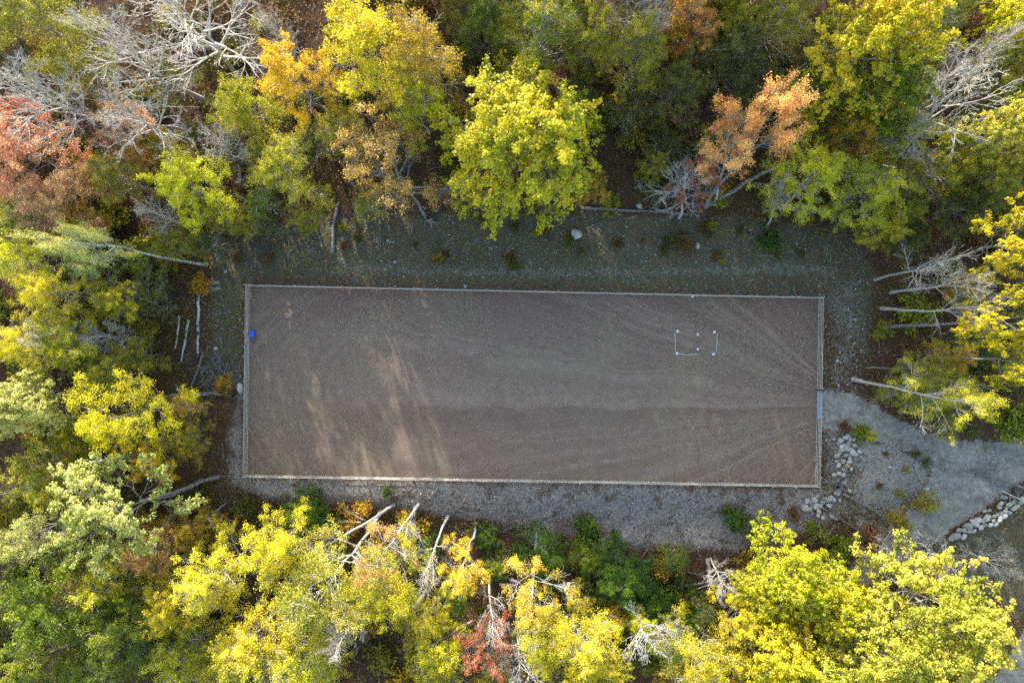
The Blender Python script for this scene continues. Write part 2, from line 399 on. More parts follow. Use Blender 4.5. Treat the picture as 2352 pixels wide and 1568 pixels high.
# arena surface
def sand_mat():
    m, nt, out = new_mat("arena_sand")
    geo = N(nt, "ShaderNodeNewGeometry"); P = geo.outputs["Position"]
    sp = N(nt, "ShaderNodeSeparateXYZ"); nt.links.new(P, sp.inputs[0]); X, Y = sp.outputs[0], sp.outputs[1]
    gate = W(1905, 935)
    wob = noise(nt, P, 0.12, 2, 0.5); wobc = mth(nt, 'SUBTRACT', wob, 0.5)
    # harrow lines that fan out from the gate
    ax = mth(nt, 'SUBTRACT', X, gate.x+3.0); ay = mth(nt, 'SUBTRACT', Y, gate.y)
    ang = mth(nt, 'ARCTAN2', ay, mth(nt, 'MULTIPLY', ax, -1.0))
    ang = mth(nt, 'ADD', ang, mth(nt, 'MULTIPLY', wobc, 0.10))
    fan = noise(nt, ang, 11.0, 5, 0.66, 0, '1D')
    # rings worn by riding round the left half
    lx = mth(nt, 'MULTIPLY', mth(nt, 'ADD', X, 9.0), 0.62); ly = mth(nt, 'ADD', Y, 5.0)
    rad = mth(nt, 'SQRT', mth(nt, 'ADD', mth(nt, 'MULTIPLY', lx, lx), mth(nt, 'MULTIPLY', ly, ly)))
    rad = mth(nt, 'ADD', rad, mth(nt, 'MULTIPLY', wobc, 2.4))
    ring = mth(nt, 'ADD', 0.27, mth(nt, 'MULTIPLY', noise(nt, rad, 2.1, 4, 0.65, 0, '1D'), 0.45))
    mk = maprange(nt, mth(nt, 'ADD', X, mth(nt, 'MULTIPLY', wobc, 16.0)), -24.0, -8.0)
    lines = N(nt, "ShaderNodeMix", data_type='FLOAT'); nt.links.new(mk, lines.inputs[0]); nt.links.new(ring, lines.inputs[2]); nt.links.new(fan, lines.inputs[3])
    L = lines.outputs[0]
    L = mth(nt, 'ADD', mth(nt, 'MULTIPLY', L, maprange(nt, noise(nt, P, 0.22, 3, 0.6), 0.34, 0.52, 0.35, 1.0)), maprange(nt, noise(nt, P, 0.22, 3, 0.6), 0.34, 0.52, 0.32, 0.0))
    nS = noise(nt, P, 14, 3, 0.7); nM = noise(nt, P, 1.1, 4, 0.6); nL = noise(nt, P, 0.16, 3, 0.5)
    s = mth(nt, 'ADD', mth(nt, 'MULTIPLY', L, 0.62), mth(nt, 'ADD', mth(nt, 'MULTIPLY', nS, 0.18), mth(nt, 'MULTIPLY', nM, 0.20)))
    c = ramp(nt, s, [(0.34, srgb(104,86,74)), (0.5, srgb(123,105,91)), (0.66, srgb(148,130,114))])
    # needles and leaf crumbs tint the far and right edges reddish
    e = mth(nt, 'ADD', mth(nt, 'ADD', maprange(nt, Y, -1.0, 5.0, 0, 0.75), maprange(nt, X, 18, 31, 0, 0.35)), mth(nt, 'MULTIPLY', mth(nt, 'SUBTRACT', nM, 0.5), 1.2))
    e = mth(nt, 'MULTIPLY', maprange(nt, e, 0.25, 0.95), maprange(nt, nS, 0.42, 0.6))
    c = mix(nt, mth(nt, 'MULTIPLY', e, 0.85), c, srgb(98,60,52))
    c = mix(nt, maprange(nt, nL, 0.45, 0.62, 0, 0.30), c, srgb(126,120,94))
    principled(nt, out, c, 0.95, nS, 0.4, 0.03, 0.1)
    return m
ax_ = 40; ay_ = 16
q = np.array(ARENA)
U, V_ = np.meshgrid(np.linspace(0, 1, ax_*2+1), np.linspace(0, 1, ay_*2+1))
pp = ((1-U)[..., None]*(1-V_)[..., None]*q[0] + U[..., None]*(1-V_)[..., None]*q[1]
      + U[..., None]*V_[..., None]*q[2] + (1-U)[..., None]*V_[..., None]*q[3])
zz = 0.05 + 0.02*(fbm(pp[..., 0]*0.5, pp[..., 1]*0.5, 5)-0.47)
ix = np.arange(U.size).reshape(U.shape)
fa = np.stack([ix[:-1, :-1], ix[1:, :-1], ix[1:, 1:], ix[:-1, 1:]], -1).reshape(-1, 4)
structure(obj("riding_arena", mesh_np("riding_arena", np.concatenate([pp, zz[..., None]], -1).reshape(-1, 3), fa, smooth=True), sand_mat()))

# ------------------------------------------------------------------ fences and gate
def wood_mat(name, c0, c1):
    m, nt, out = new_mat(name)
    tc = N(nt, "ShaderNodeTexCoord"); mp = N(nt, "ShaderNodeMapping"); nt.links.new(tc.outputs["Object"], mp.inputs[0])
    mp.inputs["Scale"].default_value = (0.8, 14, 14)
    oi = N(nt, "ShaderNodeObjectInfo")
    n = noise(nt, mp.outputs[0], 2.0, 4)
    v = mth(nt, 'ADD', mth(nt, 'MULTIPLY', n, 0.6), mth(nt, 'MULTIPLY', oi.outputs["Random"], 0.4))
    principled(nt, out, ramp(nt, v, [(0.2, c0), (0.8, c1)]), 0.8, n, 0.3, 0.01)
    return m
WOOD = wood_mat("weathered_fence_wood", srgb(158,150,136), srgb(204,198,184))
POSTM = wood_mat("fence_post_wood", srgb(128,118,104), srgb(172,162,146))
post_me = None
def make_post():
    v, f = tubes(np.array([[[0,0,-0.4],[0,0,0.6],[0,0,1.38],[0,0,1.44]]], float), np.array([[0.065,0.065,0.063,0.05]]), 8)
    cap = np.array([[0,0,1.445]])
    v = np.concatenate([v, cap]); n = len(v)-1; b = 3*8
    f = np.concatenate([f, np.array([[b+i, b+(i+1) % 8, n, n] for i in range(8)])])
    bm = bmesh.new(); bv = [bm.verts.new(p) for p in v]
    for q_ in f:
        bm.faces.new([bv[i] for i in dict.fromkeys(q_.tolist())])
    me = bpy.data.meshes.new("post"); bm.to_mesh(me); bm.free(); me.materials.append(POSTM); return me
post_me = make_post()
RAILZ = (0.30, 0.66, 1.0, 1.32)
rail_cache = {}
def fence(label, a, b, n, inward):
    a = Vector((a[0], a[1], 0)); b = Vector((b[0], b[1], 0)); d = (b-a); L = d.length; d.normalize()
    ang = math.atan2(d.y, d.x)
    root = empty("fence", a); root.rotation_euler = (0, 0, ang)
    tag(root, label, "fence", "timber rail fences round the arena")
    step = L/n
    nrm = Vector((-math.sin(ang), math.cos(ang), 0)); side = 1 if nrm.dot(inward) > 0 else -1
    for i in range(n+1):
        p = obj("post", post_me, None, root, (i*step, 0.045*-side, random.uniform(-0.03, 0.02)))
        p.rotation_euler = (random.uniform(-.015, .015), random.uniform(-.015, .015), 0)
    i = 0
    while i < n:
        k = min(2, n-i)
        for z in RAILZ:
            key = (round(step*k, 3))
            if key not in rail_cache:
                me = bevel_box("rail", step*k-0.012, 0.038, 0.10, 0.006); me.materials.append(WOOD); rail_cache[key] = me
            r = obj("rail", rail_cache[key], None, root, ((i+k/2)*step, 0.045*side, z+random.uniform(-.012, .012)))
            r.rotation_euler = (0, random.uniform(-.003, .003), random.uniform(-.002, .002))
        i += k
    return root
cen = Vector((2, -5, 0))
def towards(a, b): return cen-(Vector((a[0], a[1], 0))+Vector((b[0], b[1], 0)))/2
A_, B_, C_, D_ = ARENA
gy0 = SW(2466, 1174, 1.3).y; gy1 = SW(2466, 1262, 1.3).y
def on_right(y): t = (y-B_[1])/(C_[1]-B_[1]); return (B_[0]+(C_[0]-B_[0])*t, y)
G0, G1 = on_right(gy0), on_right(gy1)
fence("long weathered timber rail fence on the wooded side, below the mossy track", A_, B_, 24, towards(A_, B_))
fence("short timber rail fence at the end with the blue box", D_, A_, 8, towards(D_, A_))
fence("long timber rail fence beside the wide gravel strip", D_, C_, 24, towards(D_, C_))
fence("stretch of timber rail fence between gate and mossy corner", B_, G0, 4, towards(B_, C_))
fence("stretch of timber rail fence between gate and drain pipe corner", G1, C_, 3, towards(B_, C_))

def metal_mat(name, col, rough=0.4, metal=0.75):
    m, nt, out = new_mat(name)
    tc = N(nt, "ShaderNodeTexCoord"); n = noise(nt, tc.outputs["Object"], 8, 4)
    c = mix(nt, maprange(nt, n, 0.4, 0.7, 0, 0.35), col, tuple(x*0.6 for x in col[:3])+(1,))
    principled(nt, out, c, rough, None, metal=metal, spec=0.5); return m
GALV = metal_mat("painted_gate_steel", srgb(172,196,204), 0.45, 0.3)
DARKM = metal_mat("dark_hardware", srgb(56,58,62), 0.6, 0.4)
glen = abs(gy0-gy1)
gate = empty("farm_gate", (G0[0], G0[1], 0)); gate.rotation_euler = (0, 0, math.atan2(G1[1]-G0[1], G1[0]-G0[0]))
tag(gate, "pale blue tubular metal gate in the short end fence", "gate")
bar_v, bar_f = tubes(np.array([[[0.1,0,0],[glen/2,0,0],[glen-0.1,0,0]]], float), np.full((1,3),0.028), 8)
bar_me = mesh_np("bar", bar_v, bar_f, smooth=True)
for z in (0.22, 0.42, 0.62, 0.84, 1.06, 1.28): obj("bar", bar_me, GALV, gate, (0, 0, z))
st_v, st_f = tubes(np.array([[[0,0,0.18],[0,0,0.7],[0,0,1.32]]], float), np.full((1,3),0.03), 8)
st_me = mesh_np("upright", st_v, st_f, smooth=True)
for x in (0.1, glen*0.36, glen*0.66, glen-0.1): obj("upright", st_me, GALV, gate, (x, 0, 0))
for z in (0.4, 1.1):
    h_ = bevel_box("hinge", 0.14, 0.07, 0.06, 0.01); obj("hinge", h_, DARKM, gate, (0.03, 0.0, z))
obj("latch", bevel_box("latch", 0.16, 0.05, 0.09, 0.01), DARKM, gate, (glen-0.02, 0.02, 1.0))
# heavier gate posts
def gate_post(name, p, label):
    v, f = tubes(np.array([[[0,0,-0.5],[0,0,0.7],[0,0,1.5],[0,0,1.56],[0,0,1.565]]], float), np.array([[0.1,0.1,0.1,0.08,0.001]]), 10)
    o = obj(name, mesh_np(name, v, f, smooth=True), DARKM if 'hinge' in label else POSTM, None, p); tag(o, label, "post", "posts that carry the gate"); return o
gate_post("gate_post", (G0[0]+0.03, G0[1]+0.12, 0), "dark hinge post at the upper end of the blue gate")
gate_post("gate_post", (G1[0]+0.03, G1[1]-0.12, 0), "timber latch post at the lower end of the blue gate")

# ------------------------------------------------------------------ trees
def grow(start, direc, length, rad0, rad1, P, wob, up, g):
    """vectorised polylines: start (N,3), direc (N,3), length (N,)"""
    n = len(start); pts = np.zeros((n, P, 3)); pts[:, 0] = start; d = norm(direc)
    for i in range(1, P):
        d = norm(d + g.normal(0, wob, (n, 3)) + np.array([0, 0, up]))
        pts[:, i] = pts[:, i-1] + d*(length/(P-1))[:, None]
    t = np.linspace(0, 1, P)[None, :]
    return pts, rad0[:, None]*(1-t)+rad1[:, None]*t
def children(pts, rad, length, k, g, t0, ang, ratio, P, wob, up, rr=0.55, rmin=0.006):
    n, p, _ = pts.shape
    t = t0+(1-t0)*(np.arange(k)[None, :]+g.random((n, k)))/k
    f = t*(p-1); i0 = np.minimum(f.astype(int), p-2); fr = (f-i0)[..., None]
    rows = np.arange(n)[:, None]
    st = pts[rows, i0]*(1-fr)+pts[rows, i0+1]*fr
    tan = norm(pts[rows, i0+1]-pts[rows, i0])
    rnd = g.normal(0, 1, (n, k, 3)); perp = norm(rnd-(rnd*tan).sum(-1, keepdims=True)*tan)
    a = g.normal(ang, 0.18, (n, k))[..., None]
    d = tan*np.cos(a)+perp*np.sin(a)
    ln = length[:, None]*ratio*(1.15-0.55*t)*g.uniform(0.65, 1.25, (n, k))
    r0 = np.maximum((rad[rows, i0]*(1-fr[..., 0])+rad[rows, i0+1]*fr[..., 0])*rr, rmin)
    c, r = grow(st.reshape(-1, 3), d.reshape(-1, 3), ln.ravel(), r0.ravel(), np.maximum(r0.ravel()*0.35, rmin*0.7), P, wob, up, g)
    return c, r, ln.ravel(), np.repeat(np.arange(n), k)

def leaf_quads(c, nrm, size, g, aspect=0.62):
    n = len(c); nrm = norm(nrm)
    a = g.normal(0, 1, (n, 3)); u = norm(a-(a*nrm).sum(-1, keepdims=True)*nrm); v = np.cross(nrm, u)
    s = size[:, None]
    b = c-u*s*0.5; tip = c+u*s*0.5-nrm*s*0.12
    l = c+v*s*0.5*aspect+nrm*s*0.13; r = c-v*s*0.5*aspect+nrm*s*0.13
    V = np.stack([b, r, tip, l], 1).reshape(-1, 3)
    return V, np.arange(n*4).reshape(-1, 4)

PROTO = {}
H0, R0 = 15.0, 5.0
def build_proto(key, seed, limbs=24, subs=7, twigs=6, clo=0.34, leaf=0.2, per=6, rosette=False, twig_leaf=3, shape='dome',
                droop=0.02, extra=0, prune=0.0, stems=1, jitter=0.16, flat=0.5, limb_ang=(75, 25), wob=0.16, fat=1.0, lvar=(0.72, 1.12)):
    g = np.random.default_rng(seed)
    P = 9; tz = np.linspace(0, 1, P)
    trunk = np.zeros((1, P, 3)); trunk[0, :, 2] = tz*H0*0.93-0.25*(tz == 0)
    trunk[0, :, 0] = np.cumsum(g.normal(0, 0.16, P))*(tz > 0); trunk[0, :, 1] = np.cumsum(g.normal(0, 0.16, P))*(tz > 0)
    tr = 0.21*(1-tz*0.86)[None, :]; tr[0, 0] *= 1.45
    t = clo+(0.97-clo)*((np.arange(limbs)+g.random(limbs))/limbs)
    az = np.arange(limbs)*2.399+g.normal(0, 0.35, limbs)
    f = t*(P-1); i0 = np.minimum(f.astype(int), P-2); fr = (f-i0)[:, None]
    st = trunk[0, i0]*(1-fr)+trunk[0, i0+1]*fr
    q_ = (t-clo)/(1-clo)
    prof = np.sqrt(np.maximum(0.06, 1-(1.18*(q_-0.28))**2)) if shape == 'dome' else (1.05-0.75*q_)
    L = R0*prof*g.uniform(lvar[0], lvar[1], limbs)
    el = np.radians(90-(limb_ang[0]+(limb_ang[1]-limb_ang[0])*q_)+g.normal(0, 7, limbs))
    d = np.stack([np.cos(az)*np.cos(el), np.sin(az)*np.cos(el), np.sin(el)], -1)
    r0 = np.interp(t, tz, tr[0])*0.55*fat
    lim, lr = grow(st, d, L, r0, r0*0.25, 7, wob*0.7, 0.03, g)
    sub, sr, sL, sp_ = children(lim, lr, L, subs, g, 0.22, 0.75, 0.46, 5, wob, droop, 0.6*fat**.5, 0.013*fat)
    tw, trd, tL, tp = children(sub, sr, sL, twigs, g, 0.2, 0.7, 0.52, 4, wob*1.2, droop, 0.62, 0.009*fat)
    parts_b = [tubes(lim, lr, 5), tubes(sub, sr, 4), tubes(tw, trd, 3)]
    if extra:
        tt, ttr, ttL, _ = children(tw, trd, tL, extra, g, 0.15, 0.6, 0.6, 3, wob*1.2, droop, 0.7, 0.008*fat)
        parts_b.append(tubes(tt, ttr, 3))
    tv, tf = tubes(trunk, tr, 9)
    out = {'trunk': mesh_np(key+"_trunk", tv, tf, smooth=True)}
    bv, bf = join(parts_b); out['limbs'] = mesh_np(key+"_limbs", bv, bf, smooth=True)
    if per:
        keepb = g.random(len(sub)) >= prune
        keep = keepb[tp]
        tw2 = tw[keep]; tp2 = tp[keep]
        clus = g.random(len(sub))[tp2]; limbv = g.random(limbs)[sp_[tp2]]
        centre = np.array([0, 0, H0*(clo+0.98)/2*0.92])
        if rosette:
            ends = np.concatenate([tw2[:, -1], tw2[:, 2]]); cv = np.concatenate([clus, clus]); lv2 = np.concatenate([limbv, limbv])
            m = len(ends); dirs = norm(norm(ends-centre)*0.5+np.array([0, 0, 0.7])+g.normal(0, 0.25, (m, 3)))
            rd = g.normal(0, 1, (m, per, 3)); rd = norm(rd+dirs[:, None]*0.55)
            c = ends[:, None]+rd*g.uniform(0.06, 0.28, (m, per, 1))
            nrm = rd*0.35+dirs[:, None]*0.75+g.normal(0, 0.35, (m, per, 3))
            val = 0.26*cv[:, None]+0.3*lv2[:, None]+0.44*g.random((m, per))
        else:
            pk = tw2[:, -twig_leaf:]; m = pk.shape[0]
            c = pk[:, :, None]+g.normal(0, jitter, (m, twig_leaf, per, 3))
            outw = norm(c-centre)
            nrm = outw*0.4+np.array([0, 0, flat])+g.normal(0, 0.6, c.shape)
            val = (0.28*clus+0.30*limbv)[:, None, None]+0.42*g.random((m, twig_leaf, per))
        c = c.reshape(-1, 3); nrm = nrm.reshape(-1, 3); val = val.ravel()
        V, Fq = leaf_quads(c, nrm, g.uniform(0.65, 1.3, len(c))*leaf, g)
        out['crown'] = mesh_np(key+"_crown", V, Fq, val)
        zs = c[:, 2]; out['hc'] = float(np.median(zs)); out['r'] = float(np.percentile(np.hypot(c[:, 0], c[:, 1]), 95))
        out['cx'] = (float(np.median(c[:, 0])), float(np.median(c[:, 1])))
    else:
        e = tw[:, -1]; out['hc'] = float(np.median(e[:, 2])); out['r'] = float(np.percentile(np.hypot(e[:, 0], e[:, 1]), 93))
        out['cx'] = (float(np.median(e[:, 0])), float(np.median(e[:, 1])))
    PROTO[key] = out
for k in range(3):
    build_proto('oak%d' % k, 100+k, limbs=34, subs=8, twigs=5, clo=0.34, leaf=0.185, per=13, rosette=True, prune=0.03, lvar=(0.88, 1.08))
    build_proto('birch%d' % k, 200+k, limbs=26, subs=8, twigs=6, clo=0.28, leaf=0.135, per=8, jitter=0.135, droop=-0.02, limb_ang=(66, 18), prune=0.26)
    build_proto('maple%d' % k, 300+k, limbs=24, subs=7, twigs=6, clo=0.36, leaf=0.155, per=10, jitter=0.155, flat=0.7, prune=0.27)
for k in range(2):
    build_proto('sparse%d' % k, 400+k, limbs=18, subs=7, twigs=6, clo=0.36, leaf=0.14, per=7, jitter=0.17, prune=0.45, extra=1, fat=1.3)
    build_proto('bare%d' % k, 500+k, limbs=16, subs=7, twigs=6, clo=0.34, per=0, extra=2, limb_ang=(64, 20), wob=0.15, droop=0.07, fat=1.35)
build_proto('bare2', 503, limbs=20, subs=7, twigs=6, clo=0.26, per=0, extra=2, limb_ang=(56, 16), wob=0.12, droop=0.09, fat=1.3)
build_proto('oakdome0', 120, limbs=46, subs=8, twigs=5, clo=0.30, leaf=0.175, per=13, rosette=True, prune=0.0, lvar=(0.92, 1.06), limb_ang=(82, 22))
build_proto('tall0', 600, limbs=15, subs=6, twigs=6, clo=0.62, leaf=0.15, per=10, jitter=0.2, prune=0.1)
build_proto('talloak0', 601, limbs=18, subs=8, twigs=5, clo=0.60, leaf=0.19, per=15, rosette=True, prune=0.08)
build_proto('talloak1', 602, limbs=18, subs=8, twigs=5, clo=0.58, leaf=0.19, per=15, rosette=True, prune=0.08)
build_proto('tallbare0', 603, limbs=12, subs=6, twigs=5, clo=0.55, per=0, extra=1, limb_ang=(50, 14), wob=0.14, droop=0.05, fat=1.2)
build_proto('tallbirch0', 606, limbs=18, subs=8, twigs=6, clo=0.46, leaf=0.135, per=9, jitter=0.17, droop=-0.02, limb_ang=(66, 18), prune=0.2)
build_proto('tallbirch1', 607, limbs=20, subs=8, twigs=6, clo=0.42, leaf=0.135, per=9, jitter=0.17, droop=-0.02, limb_ang=(70, 20), prune=0.25)
build_proto('tallmaple0', 604, limbs=16, subs=7, twigs=6, clo=0.50, leaf=0.15, per=10, jitter=0.18, flat=0.8, prune=0.2)
build_proto('tallsparse0', 605, limbs=16, subs=7, twigs=6, clo=0.46, leaf=0.14, per=8, jitter=0.17, prune=0.4, extra=1, fat=1.3)
build_proto('pine0', 700, limbs=46, subs=8, twigs=5, clo=0.08, leaf=0.15, per=9, jitter=0.13, shape='cone', limb_ang=(86, 50), droop=0.01, wob=0.08)
build_proto('pine1', 701, limbs=40, subs=8, twigs=5, clo=0.08, leaf=0.15, per=9, jitter=0.15, shape='cone', limb_ang=(80, 42), droop=0.01, wob=0.08)

TREE_N = 0
TREES = []
CUT = {'with','in','at','near','of','the','a','under','above','below','by','and','beside','right','left','behind','between','over','to','two','its','just'}
def short(l, k=9):
    w = l.split()[:k]
    while w[-1].strip(',') in CUT: w.pop()
    return ' '.join(w).rstrip(',')
def tree(kind, pal, cx, cy, r, h, label, base=None, bark=None, group=None, cat="tree", nm=None, coords='px', tilt_max=30):
    """crown centre and radius as seen, total height in metres; base = where the trunk meets the ground as seen"""
    global TREE_N
    g = random.Random(9000+TREE_N*17); TREE_N += 1
    pr = PROTO[kind]
    sz = h/H0; hc = pr['hc']*sz
    if coords == 'px':
        C = W(cx, cy, hc); rw = 0.93*r*(CAM_H-hc)/F
    else:
        C = Vector((cx, cy, hc)); rw = r
    sx = rw/pr['r']
    rot = g.uniform(0, 2*math.pi)
    if base is None: B = Vector((C.x, C.y, 0))
    else: B = W(base[0], base[1], 0)
    B.z = gz(B.x, B.y)-0.05
    d = C-B; tilt = Vector((0, 0, 1)).rotation_difference(d.normalized())
    if tilt.angle > R(tilt_max): tilt = Quaternion(tilt.axis, R(tilt_max))
    names = {'oak':'oak_tree','birch':'birch_tree','maple':'maple_tree','sparse':'thinning_tree','bare':'bare_tree','tall':'slender_tree','talloak':'oak_tree','oakdome':'oak_tree','tallbirch':'birch_tree','tallbare':'bare_tree','tallmaple':'maple_tree','tallsparse':'thinning_tree','pine':'young_conifer'}
    root = empty(nm or names[kind.rstrip('0123456789')], B)
    root.rotation_mode = 'QUATERNION'
    root.rotation_quaternion = tilt @ Quaternion((0, 0, 1), rot)
    root.scale = (sx, sx, sz)
    tag(root, label, cat, group)
    bk = bark or BARK
    t_ = obj("trunk", pr['trunk'], bk, root)
    k_ = max(0.7, min(1.6, (sz/sx)*0.9)); t_.scale = (k_, k_, 1)
    obj("branches", pr['limbs'], bk, root)
    if 'crown' in pr: obj("crown", pr['crown'], PAL[pal], root)
    return root

